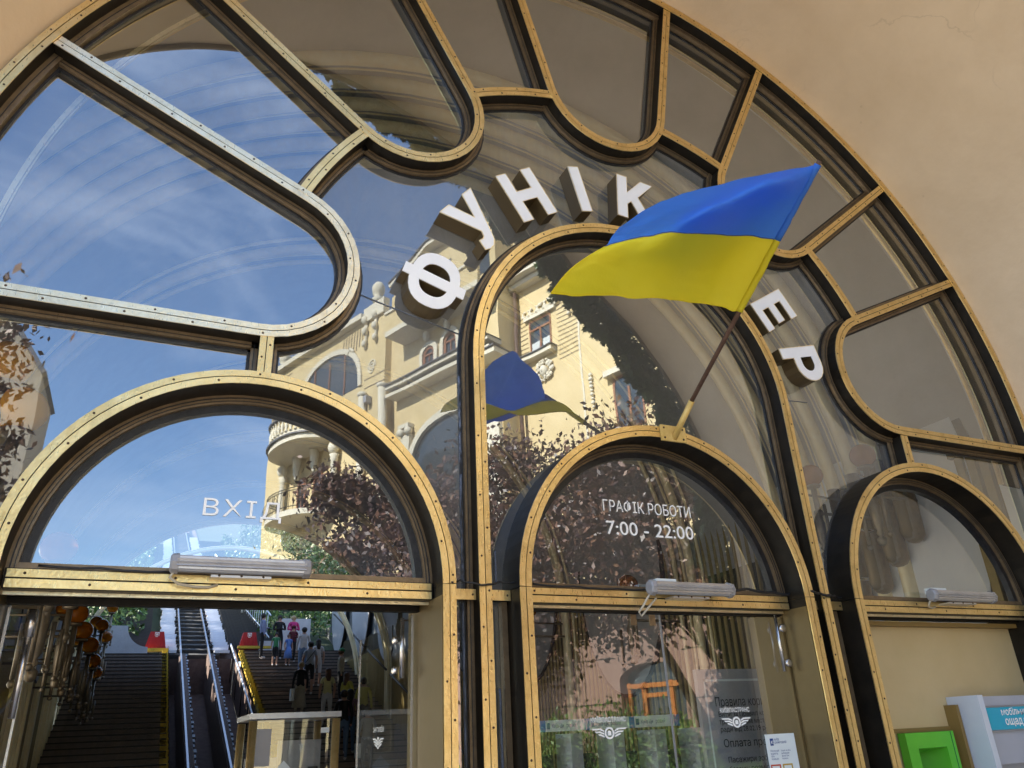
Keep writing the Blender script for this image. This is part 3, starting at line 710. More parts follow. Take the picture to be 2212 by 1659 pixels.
rows = [  # bottom edge, quarter, seam, three quarters, crease, top edge: (px, py, depth)
 [(1607, 678, -.505), (1525, 657, -.47), (1420, 644, -.50), (1300, 637, -.45), (1187, 637, -.47)],
 [(1648, 600, -.63), (1560, 580, -.58), (1455, 573, -.62), (1340, 572, -.56), (1236, 578, -.54)],
 [(1688, 521, -.755), (1598, 509, -.72), (1480, 503, -.80), (1400, 511, -.68), (1308, 531, -.58)],
 [(1722, 448, -.87), (1630, 447, -.88), (1525, 455, -.92), (1425, 483, -.68), (1320, 513, -.58)],
 [(1752, 382, -.965), (1665, 394, -1.02), (1545, 428, -.86), (1440, 456, -.64), (1330, 500, -.56)],
 [(1768, 357, -1.0), (1640, 378, -.84), (1500, 411, -.68), (1410, 445, -.56), (1338, 490, -.52)]]
vv = [0, .25, .5, .75, .92, 1.0]
def cat(p0, p1, p2, p3, t): return .5*((2*p1)+(-p0+p2)*t+(2*p0-5*p1+4*p2-p3)*t*t+(-p0+3*p1-3*p2+p3)*t**3)
def on_pole(px, py):
    d = FF_+FR_*((px-1106)/F)-FU_*((py-829.5)/F); o = Vector((0, -4, 1.6)); n_ = d.cross(pd); w_ = pb-o
    return pb+pd*((w_.cross(d)).dot(n_)/n_.length_squared)
P3 = []
for r in rows:
    h0 = on_pole(*r[0][:2]); g0 = at(*r[0]); q = [at(*c) for c in r]; dy = h0.y-g0.y; lst = [h0]
    for k, c in enumerate(r[1:], 1): lst.append(at(c[0], c[1], c[2]+dy/1.6*(1-k/4)))
    P3.append(lst)
NU, NV = 64, 48
def row_eval(r, u):
    n = len(r)-1; f = u*n; i = min(int(f), n-1); t = f-i
    g_ = lambda k: r[max(0, min(n, k))]
    return cat(g_(i-1), g_(i), g_(i+1), g_(i+2), t)
grid = []
for iu in range(NU+1):
    u = iu/NU; col = [row_eval(r, u) for r in P3]; line = []
    for iv in range(NV+1):
        v = iv/NV; k = max(i for i in range(len(vv)) if vv[i] <= v+1e-9); k = min(k, len(vv)-2); t = (v-vv[k])/(vv[k+1]-vv[k])
        g_ = lambda q: col[max(0, min(len(col)-1, q))]
        p = cat(g_(k-1), g_(k), g_(k+1), g_(k+2), t)
        am = .011*min(1, u*4)*(.4+u)
        # creases running from the hoist corners
        wv = sin((v*1.6+u*.9)*9+mnoise.noise(Vector((u*3, v*3, 1)))*3)*.55+sin((v*.6-u*1.8)*14+1.3)*.3+mnoise.noise(Vector((u*9, v*6, 4)))*1.0
        fine = mnoise.noise(Vector((u*5+v*9, v*22-u*14, 2)))*.012*(1-.3*u)
        rad = atan2(v-.02, u+.04); fine += sin(rad*34+mnoise.noise(Vector((u*4, v*4, 7)))*2.5)*.0045*max(0, 1-1.3*hypot(u, v))
        rad = atan2(1.02-v, u+.04); fine += sin(rad*30+mnoise.noise(Vector((u*4, v*4, 9)))*2.5)*.0040*max(0, 1-1.3*hypot(u, 1-v))
        line.append(p+Vector((.2, -1, .25)).normalized()*(am*wv+fine))
    grid.append(line)
def cloth(name, v0, v1, m):
    mb = MB(); vs = []; fs = []
    for iu in range(NU+1):
        for iv in range(v0, v1+1): vs.append(grid[iu][iv])
    H = v1-v0+1
    for iu in range(NU):
        for iv in range(H-1): a = iu*H+iv; fs.append((a, a+1, a+H+1, a+H))
    mb.add(vs, fs, True); return mb.build(name, m, flag)
cloth('yellow_half', 0, NV//2, FY); cloth('blue_half', NV//2, NV, FB)
MB().tube([grid[i][NV//2]+Vector((0, -.002, 0)) for i in range(0, NU+1, 2)], .0034, 5).build('seam', NAVY, flag)
MB().tube([grid[i][0] for i in range(0, NU+1, 2)], .0035, 5).build('hem', FY, flag)
MB().tube([grid[NU][i] for i in range(0, NV//2+1, 2)], .0035, 5).build('hem', FY, flag)
MB().tube([grid[0][i] for i in range(0, NV//2+1, 2)], .021, 8).build('pole_sleeve', [FY], flag)
MB().tube([grid[0][i] for i in range(NV//2, NV+1, 2)], .021, 8).build('pole_sleeve', [FB], flag)

# ------------------------------------------------------------------ tube lights over the doors
def led(x0, x1, y, z, label, cable):
    xc = (x0+x1)/2; root = thing('tube_light', label, 'light fixture', (xc, y, z), 'ribbed tube lights fixed above the doors')
    n = 14; r = .048; vs = []; fs = []
    prof = []
    for i in range(n+1):
        a = radians(150+240*i/n); rr = r*(1.0 if i % 2 else .90); prof.append((cos(a)*rr, sin(a)*rr))
    prof2 = []
    for i in range(30):
        a = 2*pi*i/30; rr = r*(1.0 if (i//1) % 2 else .84); prof2.append((cos(a)*rr*1.1, sin(a)*rr*.82))
    k = len(prof2)
    for x in (x0+.02, x1-.02):
        for a, b in prof2: vs.append((x, y+a, z+b))
    for i in range(k): j = (i+1) % k; fs.append((i, j, k+j, k+i))
    MB().add(vs, fs).build('finned_tube', ALU, root)
    for x, s in ((x0, 1), (x1, -1)):
        mb = MB(); mb.lathe((x, y, z), (s, 0, 0), [(-.008, .036), (0, .046), (.022, .049), (.030, .049)], 8, False); mb.build('end_cap', ALD, root)
    MB().obox((x0+(x1-x0)*.5, y+.055, z-.05), (1, 0, 0), (0, 1, 0), (0, 0, 1), (x1-x0)*.22, .045, .006).build('mounting_plate', ALU, root)
    mb = MB()
    for q in (-.16, 0, .16): mb.lathe((xc+q*(x1-x0), y+.0105, z-.047), (0, -1, 0), [(0, .007), (.004, .005)], 6, False)
    mb.build('screw', SCR, root, kind='stuff')
    MB().tube(cable, .007, 7).build('cable', CWB, root)
    return root
led(.10, .742, -.005, 2.425, 'ribbed aluminium tube light above the open left doorway, longest of the three',
    [(.12, -.005, 2.40), (.10, 0, 2.36), (.14, .02, 2.335), (.22, .045, 2.327), (.28, .06, 2.33), (.32, .065, 2.345)])
led(2.78, 3.40, -.03, 2.395, 'ribbed aluminium tube light above the middle doorway with a looping cable',
    [(2.80, -.02, 2.38), (2.77, .0, 2.33), (2.745, .02, 2.285), (2.73, .04, 2.26), (2.75, .05, 2.235), (2.80, .03, 2.29), (2.84, 0, 2.34)])
led(5.25, 5.93, -.03, 2.42, 'ribbed aluminium tube light above the beige panel at the right',
    [(5.27, -.02, 2.40), (5.25, .0, 2.37), (5.27, .03, 2.345), (5.33, .05, 2.34), (5.38, .06, 2.352)])
jb = thing('junction_box', 'small white junction box on the transom behind the middle tube light', 'junction box', (2.93, .05, 2.44))
MB().box(2.87, 3.02, .02, .075, 2.425, 2.462).build('casing', PAPER, jb)
jb = thing('junction_box', 'small white junction box behind the right hand tube light', 'junction box', (5.4, .05, 2.46))
MB().box(5.33, 5.50, .02, .075, 2.442, 2.485).build('casing', PAPER, jb)
# cables along the transoms
def cable(pts, label, r=.006):
    n = []
    for i in range(len(pts)-1):
        a, b = Vector(pts[i]), Vector(pts[i+1])
        for k in range(6): q = a.lerp(b, k/6); q.z += -.006*sin(pi*k/6)+random.uniform(-.0015, .0015); n.append(q)
    n.append(Vector(pts[-1])); o = MB().tube(n, r, 6).build('cable', CBL); tagp(o, label, 'cable'); return o
cable([(-.45, .06, 2.405), (-.2, .055, 2.40), (.1, .06, 2.396)], 'black cable lying on the transom left of the long tube light')
cable([(1.48, -.09, 2.37), (1.56, .0, 2.40), (1.63, -.02, 2.385), (1.71, -.02, 2.378), (1.80, 0, 2.40), (1.90, .0, 2.40)], 'black twisted cable looped round the left brass mullion at door height')
cable([(2.03, .06, 2.408), (2.3, .06, 2.402), (2.6, .058, 2.396), (2.86, .06, 2.405)], 'black cable lying on the transom left of the middle tube light')
cable([(3.30, .055, 2.40), (3.6, .05, 2.425), (3.85, .06, 2.41), (3.96, .05, 2.40)], 'thick black cable lying on the transom right of the middle tube light', .009)
cable([(4.03, -.09, 2.40), (4.15, -.03, 2.40), (4.23, -.04, 2.388), (4.32, 0, 2.39), (4.42, .04, 2.385)], 'black cable crossing the right brass mullion at door height', .009)

# ------------------------------------------------------------------ winged round emblem printed on glass
def emblem(parent, xc, zt, y, wd, ux=(1, 0)):
    """word, ring with a little cabin, three feathers a side"""
    ux = Vector((ux[0], ux[1], 0)).normalized()
    ang = atan2(ux.y, ux.x)
    t = text_mesh('КИЇВПАСТРАНС', wd*.155, WHT, 'lettering', parent, (xc-ux.x*wd/2, y-ux.y*wd/2, zt-wd*.12), rot=(pi/2, 0, ang), width=wd, off=.0003)
    mb = MB(); cz = zt-wd*.37; r = wd*.115
    def Wp(a, z): return (a, z)
    mb.band([(r*cos(2*pi*i/24), cz+r*sin(2*pi*i/24)) for i in range(24)], -wd*.022, wd*.022, -.001, .001, closed=True)
    for s in (1, -1):
        for k in range(3):
            z1 = cz+r*.95-k*wd*.062; z0 = z1-wd*.035; xo = wd*(.5-.085*k); xi = r*1.30
            mb.prism([(s*xi, z1-wd*.045), (s*(xi+wd*.10), z1), (s*xo, z1), (s*(xo-wd*.04), z0), (s*(xi+wd*.12), z0), (s*(xi), z0-wd*.045)], -.001, .001)
    mb.prism([(-r*.42, cz-r*.45), (r*.42, cz-r*.45), (r*.42, cz+r*.30), (r*.2, cz+r*.5), (-r*.2, cz+r*.5), (-r*.42, cz+r*.30)], -.001, .001)
    mb.v = [(xc+v[0]*ux.x-v[1]*ux.y, y+v[0]*ux.y+v[1]*ux.x, v[2]) for v in mb.v]
    mb.build('emblem', WHT, parent)
# ------------------------------------------------------------------ doors
GLL = glass_mat('open_leaf_glass', .07, (.96, .98, .97), .0, graz=.10)
def door_leaf(label, x0, x1, y, open_to=None, group='glass door leaves', z1=2.265):
    """frameless glass leaf; open_to = (x, y) of the free edge when it stands open"""
    if open_to is None: a, b = Vector((x0, y, 0)), Vector((x1, y, 0))
    else: a, b = Vector((x0, y, 0)), Vector((open_to[0], open_to[1], 0))
    root = thing('glass_door', label, 'door', a, group); u = (b-a).normalized(); n = Vector((-u.y, u.x, 0))
    m = MB(); vs = [a-n*.0+Vector((0, 0, .02)), b+Vector((0, 0, .02)), b+Vector((0, 0, z1)), a+Vector((0, 0, z1))]
    o = m.add(vs, [(0, 1, 2, 3)]).build('door_pane', GLD if open_to is None else GLL, root, recalc=False)
    if o.data.polygons[0].normal.y > 0: o.data.flip_normals()
    for p in (a, b): MB().obox(p+Vector((0, 0, (z1+.02)/2)), u, n, (0, 0, 1), .003 if open_to is not None else .0015, .006, (z1-.02)/2).build('polished_edge', CHR if open_to is not None else ALD, root)
    return root, u, n
def fitting(root, p, u, n):   # long pull tube with round studs
    p = Vector(p)
    MB().rod(p, p-Vector((0, 0, .36)), .011, 10).build('pull_tube', CHR, root)
    for dz in (.09, .31):
        MB().lathe(p-n*0-Vector((0, 0, dz))+Vector((.022, -.02, 0)), (0, -1, 0), [(0, .026), (.012, .026), (.016, .02)], 16).build('stud', CHR, root)
LX0, LX1 = PORT[0][0]-PR+HW, PORT[0][0]+PR-HW
d, u, n = door_leaf('glass leaf swung open at the left jamb of the left doorway', LX0+.02, 0, .34, (LX0+.045, 1.15))
MB().rod((LX0+.115, .36, 2.255), (LX0+.115, .36, 2.13), .024, 12).build('pull_tube', CHR, d); MB().rod((LX0+.115, .36, 2.13), (LX0+.115, .36, 1.78), .017, 12, .015).build('pull_tube', CHR, d)
d, u, n = door_leaf('glass leaf with a white winged emblem swung open at the right of the left doorway', LX1-.025, 0, .36, (LX1-.022, 1.52))
emblem(d, LX1-.028, 1.70, 1.0, .24, (0, 1))
MB().rod((LX1-.075, .39, 2.25), (LX1-.075, .39, 1.93), .012, 10).build('pull_tube', CHR, d)
for z in (2.13, 1.97): MB().lathe((LX1-.11, .40, z), (-1, -.3, 0), [(0, .022), (.012, .022), (.016, .015)], 14).build('stud', CHR, d)
MX0, MX1 = PORT[1][0]-PR+HW, PORT[1][0]+PR-HW
DY = .18
xm = 2.972
d1, u, n = door_leaf('closed left glass leaf of the middle doorway with a white winged emblem', MX0+.01, xm-.003, DY)
emblem(d1, 2.53, 1.69, DY-.004, .235)
d2, u, n = door_leaf('closed right glass leaf of the middle doorway, emblem printed over the rules board', xm+.003, MX1-.02, DY)
emblem(d2, 3.455, 1.715, DY-.004, .23)
fitting(d2, (MX1-.075, DY-.03, 2.28), u, n)
MB().box(MX1-.022, MX1-.006, DY-.02, DY+.02, 0, 2.265).build('side_post', BRB, d2)
for x in (2.77, 2.91): MB().box(x-.022, x+.022, DY-.012, DY-.004, 2.20, 2.265).build('door_clamp', BRD, d1)
# sticker sheet with two square frames
stk = thing('info_sticker', 'white information sheet stuck low on the right middle door leaf', 'sticker', (3.90, DY-.01, 1.4))
sx0, sx1, szt = 3.685, 3.90, 1.552
MB().box(sx0-.03, sx1-.01, DY-.012, DY-.006, szt-.32, szt).build('sheet', PAPER, stk)
MB().box(sx0+.0, sx0+.025, DY-.0145, DY-.0125, szt-.065, szt-.025).build('shield_mark', NAVY, stk)
text_mesh('K', .03, WHT, 'shield_letter', stk, (sx0+.004, DY-.0155, szt-.057))
text_lines('КИЇВ\nЦИФРОВИЙ', .017, NAVY, 'lettering', stk, (sx0+.032, DY-.0135, szt-.038))
text_lines('Послухай\nаудіогід\nпро\nлокацію', .015, NAVY, 'lettering', stk, (sx0-.01, DY-.0135, szt-.10))
text_lines('Listen to the\naudioguide\nabout the\nlocation', .015, NAVY, 'lettering', stk, (sx0+.075, DY-.0135, szt-.10))
for x, m in ((sx0-.02, REDP), (sx0+.075, GOLDP)):
    MB().band([(x, szt-.26), (x+.07, szt-.26), (x+.07, szt-.175), (x, szt-.175)], -.004, .004, DY-.0145, DY-.0125, closed=True).build('square_frame', m, stk)
# rules board inside
rb = thing('rules_board', 'large grey rules board standing behind the right middle door leaf', 'notice board', (4.3, 1.1, 0))
BY = .90
MB().box(3.75, 4.95, BY, BY+.04, .3, 2.0).build('panel', BOARD, rb)
MB().box(3.80, 3.812, BY-.006, BY-.002, .3, 1.93).build('border_line', PAPER, rb); MB().box(3.80, 4.9, BY-.006, BY-.002, 1.915, 1.93).build('border_line', PAPER, rb)
text_mesh('Правила користування фу', .085, INK, 'lettering', rb, (3.88, BY-.008, 1.745), width=.86)
for i, s in enumerate(('Витяг із Правил користування міським наземним', 'транспортом міста Києва, затверджених рішенням', 'ради від 28.02.19 року.')):
    text_mesh(s, .048, INK, 'lettering', rb, (3.89, BY-.008, 1.675-.05*i))
text_mesh('Оплата проїзду', .072, INK, 'lettering', rb, (3.90, BY-.008, 1.475))
for i, s in enumerate(('Пасажири зобов\'язані сплатити за', 'багажу розміром понад 60х40×20', 'більше 150 см (окрім лиж) підлягає')):
    text_mesh(s, .052, INK, 'lettering', rb, (3.92, BY-.008, 1.375-.06*i))

# ------------------------------------------------------------------ beige panel with the two cash machines
RX0, RX1 = PORT[2][0]-PR+HW, PORT[2][0]+PR-HW
wp = thing('wall_panel', 'beige metal panel filling the right portal round the cash machines', 'panel', (PORT[2][0], .3, 0))
MB().box(RX0+.004, 4.96, .30, .33, 0, 2.262).build('sheet', BEI, wp)
MB().box(4.96, 5.56, .30, .33, 1.49, 2.262).build('sheet', BEI, wp)
MB().box(5.56, RX1-.004, .30, .33, 0, 2.262).build('sheet', BEI, wp)
MB().box(RX0+.006, RX1-.006, .22, .299, 2.235, 2.265).build('top_edge', BEID, wp)
MB().box(RX0+.004, RX0+.02, .10, .30, 0, 2.262).build('side_edge', CH, wp)
ga = thing('cash_machine', 'bright green cash machine surround set into the beige panel', 'cash machine', (5.28, .3, 0), 'cash machines in the right portal')
def frame4(x0, x1, z0, z1, y0, y1, t, m, root, name='surround'):
    MB().band([(x0+t/2, z0), (x0+t/2, z1-t/2), (x1-t/2, z1-t/2), (x1-t/2, z0)], -t/2, t/2, y0, y1).build(name, m, root)
MB().box(4.92, 5.53, .285, .299, 1.512, 1.54).build('backing_plate', BEID, ga); MB().box(5.432, 5.53, .285, .299, .6, 1.511).build('backing_plate', BEID, ga)
frame4(4.94, 5.43, .6, 1.51, .22, .284, .10, GRN, ga)
MB().add([(5.04, .225, 1.41), (5.33, .225, 1.41), (5.28, .52, 1.36), (5.04, .52, 1.36)], [(0, 1, 2, 3)]).build('hood', GRN, ga)
MB().add([(5.33, .225, 1.41), (5.33, .225, .8), (5.28, .52, .8), (5.28, .52, 1.36)], [(0, 1, 2, 3)]).build('cheek', GRN, ga)
MB().box(5.02, 5.29, .52, .54, .8, 1.37).build('fascia', GRN, ga)
MB().box(5.05, 5.20, .505, .518, 1.22, 1.33).build('screen', GRND, ga); MB().add([(5.05, .30, 1.401), (5.22, .30, 1.401), (5.19, .44, 1.374), (5.05, .44, 1.374)], [(0, 1, 2, 3)]).build('lit_glass', PAPER, ga)
MB().box(5.395, 5.40, .217, .2195, .6, 1.508).build('seam', GRND, ga)
aa = thing('cash_machine', 'grey cash machine with a cyan header strip at the right edge', 'cash machine', (5.9, .1, 0), 'cash machines in the right portal')
MB().box(5.50, 5.53, .20, .299, .6, 1.68).build('side_plate', BEID, aa)
MB().box(5.545, 5.60, .04, .298, .6, 1.735).build('side_rail', ATML, aa)
MB().box(5.603, 6.45, .07, .298, 1.28, 1.725).build('header_body', ATM, aa)
MB().box(5.63, 6.40, .060, .069, 1.50, 1.648).build('header_strip', CYAN, aa)
text_mesh('мобільний', .065, WHT, 'lettering', aa, (5.775, .057, 1.595), off=.001)
text_mesh('ощад', .075, WHT, 'lettering', aa, (5.795, .057, 1.530), off=.0015)
text_lines('усього цього\nбільше нема', .020, WHT, 'lettering', aa, (6.0, .057, 1.56))
MB().box(5.60, 6.40, .16, .25, .6, 1.279).build('recess', ATM, aa)
MB().band([(5.62, 1.49), (6.41, 1.49), (6.41, 1.658), (5.62, 1.658)], -.004, .004, .058, .069, closed=True).build('strip_rim', ALD, aa)
MB().lathe((5.76, .12, 1.30), (0, -.3, -1), [(0, .02), (.02, .02)], 12).build('lamp', PAPER, aa)
MB().box(5.70, 5.84, .12, .158, .9, 1.20).build('card_slot', ATML, aa)

# ------------------------------------------------------------------ hall interior
hall = thing('station_hall', 'long barrel vaulted hall behind the glass with brass ribs and slatted walls', 'hall', (CX, 18, 0))
VR = 5.0; HZ = CZ
VY0, VY1 = .43, 23.5  # vault and roof stop short of the far end to let daylight in
vault = MB(); vs = []; fs = []; n = 40; m = 14
for i in range(n+1):
    a = radians(180*i/n)
    for k in range(m+1): vs.append((CX+VR*cos(a), VY0+(VY1-VY0)*k/m, HZ+VR*sin(a)))
for i in range(n):
    for k in range(m):
        a = i*(m+1)+k; fs.append((a, a+1, a+m+2, a+m+1))
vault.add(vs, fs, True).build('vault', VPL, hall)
for s in (1, -1):
    x = CX+s*VR
    if s > 0: MB().add([(x, VY0, -.1), (x, 31.5, -.1), (x, 31.5, HZ+2), (x, VY0, HZ)], [(0, 1, 2, 3)]).build('side_wall', SLD, hall)
    else: MB().add([(x, 8.2, -.1), (x, 31.5, -.1), (x, 31.5, HZ+2), (x, 8.2, HZ)], [(0, 1, 2, 3)]).build('side_wall', SLD, hall)  # front stretch of this wall left open, unseen, to admit daylight
fl = MB().add([(CX-VR, .3, .0), (CX+VR, .3, .0), (CX+VR, 31, .0), (CX-VR, 31, .0)], [(0, 1, 2, 3)]).build('hall_floor', FLR); fl['kind'] = 'structure'
# outer roof over the vault so that no light leaks in
rf = MB(); vs = []; fs = []
for i in range(n+1):
    a = radians(180*i/n)
    for k in (0, 1, 2): vs.append((CX+(VR+.3)*cos(a), (VY0, 5.4, VY1)[k], HZ+(VR+.3)*sin(a)))
for i in range(n):
    fs.append((i*3, i*3+1, i*3+4, i*3+3))
    fs.append((i*3+1, i*3+2, i*3+5, i*3+4))
MB().box(-8.2, CX-VR-.3, .3, 8.4, HZ+.02, HZ+.25).build('added_sun_shield', PLW, hall)  # unseen canopy added to keep direct sun out of the open side
rf.add(vs, fs).box(CX-VR-.6, CX-VR-.1, 8.2, 34, -.2, 7).box(CX+VR+.1, CX+VR+.6, .3, 34, -.2, 7).build('roof', ROOF, hall)
sy = MB().box(-24, CX-VR, .31, 9, -.1, -.004).build('added_bounce_paving', PAV); sy['kind'] = 'structure'  # unseen paving added to bounce sunlight into the hall
# ribs
def rib(y, r=VR-.06, t=.05, m=RIB, zlow=None):
    pts = [(CX+r, y, 0.0), (CX+r, y, 2.2)]+[(CX+r*cos(radians(a)), y, HZ+r*sin(radians(a))) for a in range(0, 181, 5)]+[(CX-r, y, 2.2), (CX-r, y, 0.0)]
    return MB().tube(pts, t, 6).build('rib', m, hall)
for y in (2.15, 2.5, 2.85, 3.2, 3.55, 3.9): rib(y, VR-.10, .085)
for y in (2.3, 2.36, 2.65, 2.71, 3.0, 3.06, 3.35, 3.41, 3.7, 3.76): rib(y, VR-.05, .012)
for k in range(6):
    y0 = 6.0+k*4.2
    rib(y0, VR-.10, .075); rib(y0+.22, VR-.06, .025); rib(y0-.22, VR-.06, .025)
    if k % 2 == 0: rib(y0+.45, VR-.06, .04)
for y0 in (14.2, 15.5, 21.4, 22.8, 29.0):
    for q, (w_, d_) in enumerate(((.30, .10), (.16, .20), (.05, .26))): MB().box(CX-VR+.0, CX-VR+d_, y0-w_, y0+w_, 0, 6.5).build('pilaster', RIB, hall)
# slats on the right wall
sl_me = MB(); prof = [(-.028, 0), (-.018, -.03), (.0, -.042), (.018, -.03), (.028, 0)]
vs = [(b, a, z) for z in (0, 1) for a, b in prof]; fs = [(i, i+1, 5+i+1, 5+i) for i in range(4)]
sl_me.add(vs, fs, True)
base = sl_me.build('slat', SLAT, hall, world=False); base.location = (CX+VR-.005-CX, 4.3-18, 0); base.scale = (1, 1, HZ+1.0)
y = 4.3; nsl = 1
while y < 31 and nsl < 190:
    y += .145
    base2 = copy_obj(base, hall, (VR-.005, y-18, 0)); nsl += 1
left = MB()
y = 8.3
while y < 31:
    left.obox((CX-VR+.03, y, 2.3), (1, 0, 0), (0, 1, 0), (0, 0, 1), .02, .03, 2.3); y += .16
left.build('left_wall_slats', SLAT, hall, kind='stuff')
# white rounded panels on both walls, climbing with the hill
def slope(y): return -5.627+.3632*y
def oval(x, yc, z0, z1, w_, s, mw=None):
    r = w_/2; pts = [(yc+r*cos(radians(a)), z0+r*1.6+r*1.6*sin(radians(a))) for a in range(180, 361, 12)]+[(yc+r*cos(radians(a)), z1-r+r*sin(radians(a))) for a in range(0, 181, 15)]
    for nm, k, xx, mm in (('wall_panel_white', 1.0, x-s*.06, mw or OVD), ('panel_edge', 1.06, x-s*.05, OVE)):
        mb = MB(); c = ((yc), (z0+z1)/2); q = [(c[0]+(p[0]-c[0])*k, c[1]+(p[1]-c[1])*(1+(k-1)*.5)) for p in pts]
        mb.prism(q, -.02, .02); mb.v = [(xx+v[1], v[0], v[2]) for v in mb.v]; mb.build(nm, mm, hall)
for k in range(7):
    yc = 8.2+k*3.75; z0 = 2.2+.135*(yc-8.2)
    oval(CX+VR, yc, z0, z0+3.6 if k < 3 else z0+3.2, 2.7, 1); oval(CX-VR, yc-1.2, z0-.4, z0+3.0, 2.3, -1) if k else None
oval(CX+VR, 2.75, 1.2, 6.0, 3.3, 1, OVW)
# stair handrails on the right wall
for k in range(7):
    y0 = 13.5+k*2.9
    MB().rod((CX+VR-.35, y0, slope(y0)+1.4), (CX+VR-.35, y0+2.4, slope(y0+2.4)+1.4), .035, 6).build('handrail', OVE, hall)

# sconces: brass tubes with amber globes
def sconce(x, y, z, s, side, label, nglobes=2, sc=1.):
    """side=+1 means the wall lies at smaller x"""
    root = thing('sconce', label, 'wall lamp', (x, y, z), 'tubular wall lamps with amber globes')
    wx = CX-VR if side > 0 else CX+VR
    mb = MB(); mb.rod((wx, y, z-.55*s), (x, y, z-.55*s), .022*s, 8); mb.rod((wx, y+.2, z-.25*s), (x, y+.1, z-.25*s), .018*s, 8); mb.build('arm', TUBE, root)
    MB().sph((x+.0, y, z-.55*s), .065*s, 12, 8).build('hub', TUBE, root)
    for k in range(nglobes):
        dx, dy, dz = [(0, 0, 0), (-.16*side, .30, .12), (.10*side, .55, -.05)][k]
        gx, gy, gz = x+dx*s, y+dy*s, z+dz*s
        MB().sph((gx, gy, gz), .17*s, 16, 12, .92).build('globe', AMB2 if (side > 0 and y < 3) else AMB, root)
        MB().lathe((gx, gy, gz-.19*s), (0, 0, 1), [(0, .055*s), (.01, .10*s), (.035*s, .105*s), (.05*s, .075*s)], 14).build('collar', TUBE, root)
        MB().lathe((gx, gy, gz-.85*s), (0, 0, 1), [(0, .03*s), (.02*s, .045*s), (.25*s, .045*s), (.27*s, .04*s), (.66*s, .04*s)], 10).build('stem', TUBE, root)
    for k in range(3):
        a = k*2.2+.4; gx, gy = x+.14*s*cos(a)-.04, y+.16*s*sin(a); z0 = z-1.05*s-.12*s*(k % 2); l = (.38+.10*(k % 3))*s
        mb = MB(); mb.rod((gx, gy, z0), (gx, gy, z0+l), .022*s, 8); mb.build('tube', TUBE, root)
        MB().sph((gx, gy, z0-.04*s), .035*s, 8, 6).build('drop_ball', TUBE, root)
    MB().lathe((x-.02, y, z-1.20*s), (0, 0, 1), [(0, .02), (.02, .05*s), (.09*s, .06*s), (.12*s, .02*s), (.16*s, .05*s), (.20*s, .03*s), (.24*s, .06*s), (.5*s, .075*s), (.60*s, .045*s), (.68*s, .045*s)], 12).build('finial', TUBE, root)
    return root
for x, y, z, s, ng, lb in ((-.90, 8.5, 3.68, 1, 1, 'amber globe lamp nearest the top of the open left doorway'), (-.9, 10.0, 3.66, 1, 2, 'second amber globe lamp along the left wall seen through the open doorway'),
        (-.9, 12.2, 3.69, 1, 1, 'third amber globe lamp along the left wall'), (-.88, 15.2, 3.78, 1.05, 2, 'fourth amber globe lamp along the left wall'),
        (-.88, 17.9, 3.73, 1.05, 1, 'fifth amber globe lamp along the left wall'), (-.9, 20.8, 3.72, 1.05, 1, 'farthest low amber globe lamp on the left wall'),
        (-.9, 20.2, 4.86, 1, 2, 'upper amber globe lamp beside the white stair parapet'), (-.9, 24.5, 5.09, 1.1, 1, 'upper amber globe lamp above the white stair parapet'),
        (-.9, 26.2, 6.25, 1.1, 1, 'small far amber globe lamp high at the end of the left wall'),
        (-1.10, 1.9, 4.17, 1.0, 1, 'large amber globe lamp at the left edge, upper of the two behind the window'), (-.97, 2.0, 3.87, 1.05, 1, 'large amber globe lamp at the left edge, lower of the two behind the window'),
        (-.68, 3.2, 3.17, .85, 1, 'pale globe lamp behind the left end of the left lunette')):
    sconce(x, y, z, s, 1, lb, ng)
for x, y, z, s, ng, lb in ((7.15, 1.8, 4.32, .85, 1, 'globe lamp behind the pane left of the right portal, upper one'), (6.72, 2.2, 4.17, .80, 1, 'globe lamp behind the pane left of the right portal, lower one'),
        (7.0, 13.5, 4.7, 1, 2, 'amber globe pair on the right wall beyond the open door leaf'), (7.0, 19.0, 5.5, 1, 2, 'amber globe pair on the right wall above the queue'), (7.0, 10.2, 3.9, .9, 1, 'amber globe on the right wall near the emblem leaf'),
        (7.0, 6.6, 3.75, 1, 1, 'tubular wall lamp hanging in front of the white panel behind the middle doors')):
    sconce(x, y, z, s, -1, lb, ng)
# long half-round organ tubes behind the right lunette
ot = thing('organ_tube_ornament', 'group of long round ended brass tubes on the white panel behind the right lunette', 'ornament', (7.3, 1.6, 3))
for k, (yy, z0, z1) in enumerate(((2.43, 2.92, 4.3), (2.14, 3.17, 4.4), (1.86, 3.38, 4.5), (2.75, 2.70, 4.2))):
    for q, (rr, xx, mm) in enumerate(((.115, 7.74, BRD), (.095, 7.70, TUBE), (.072, 7.64, BRB))):
        MB().lathe((xx, yy, z0+.02*q), (0, 0, 1), [(0, rr*.3), (.02, rr*.7), (.07, rr), (z1-z0, rr)], 14).build('organ_tube', mm, ot)
mb = MB(); mb.rod((7.85, 2.35, 3.63), (7.40, 2.35, 3.63), .022, 8); mb.rod((7.85, 2.62, 3.12), (7.45, 2.62, 3.12), .022, 8); mb.build('arm', CHR, ot)
for yy, zz in ((2.35, 3.63), (2.62, 3.12)):
    MB().lathe((7.38, yy, zz-.07), (0, 0, 1), [(0, .02), (.03, .055), (.08, .065), (.13, .045), (.17, .03), (.20, .05), (.24, .035), (.27, .06), (.5, .06), (.55, .05)], 12).build('turned_finial', CHR, ot)
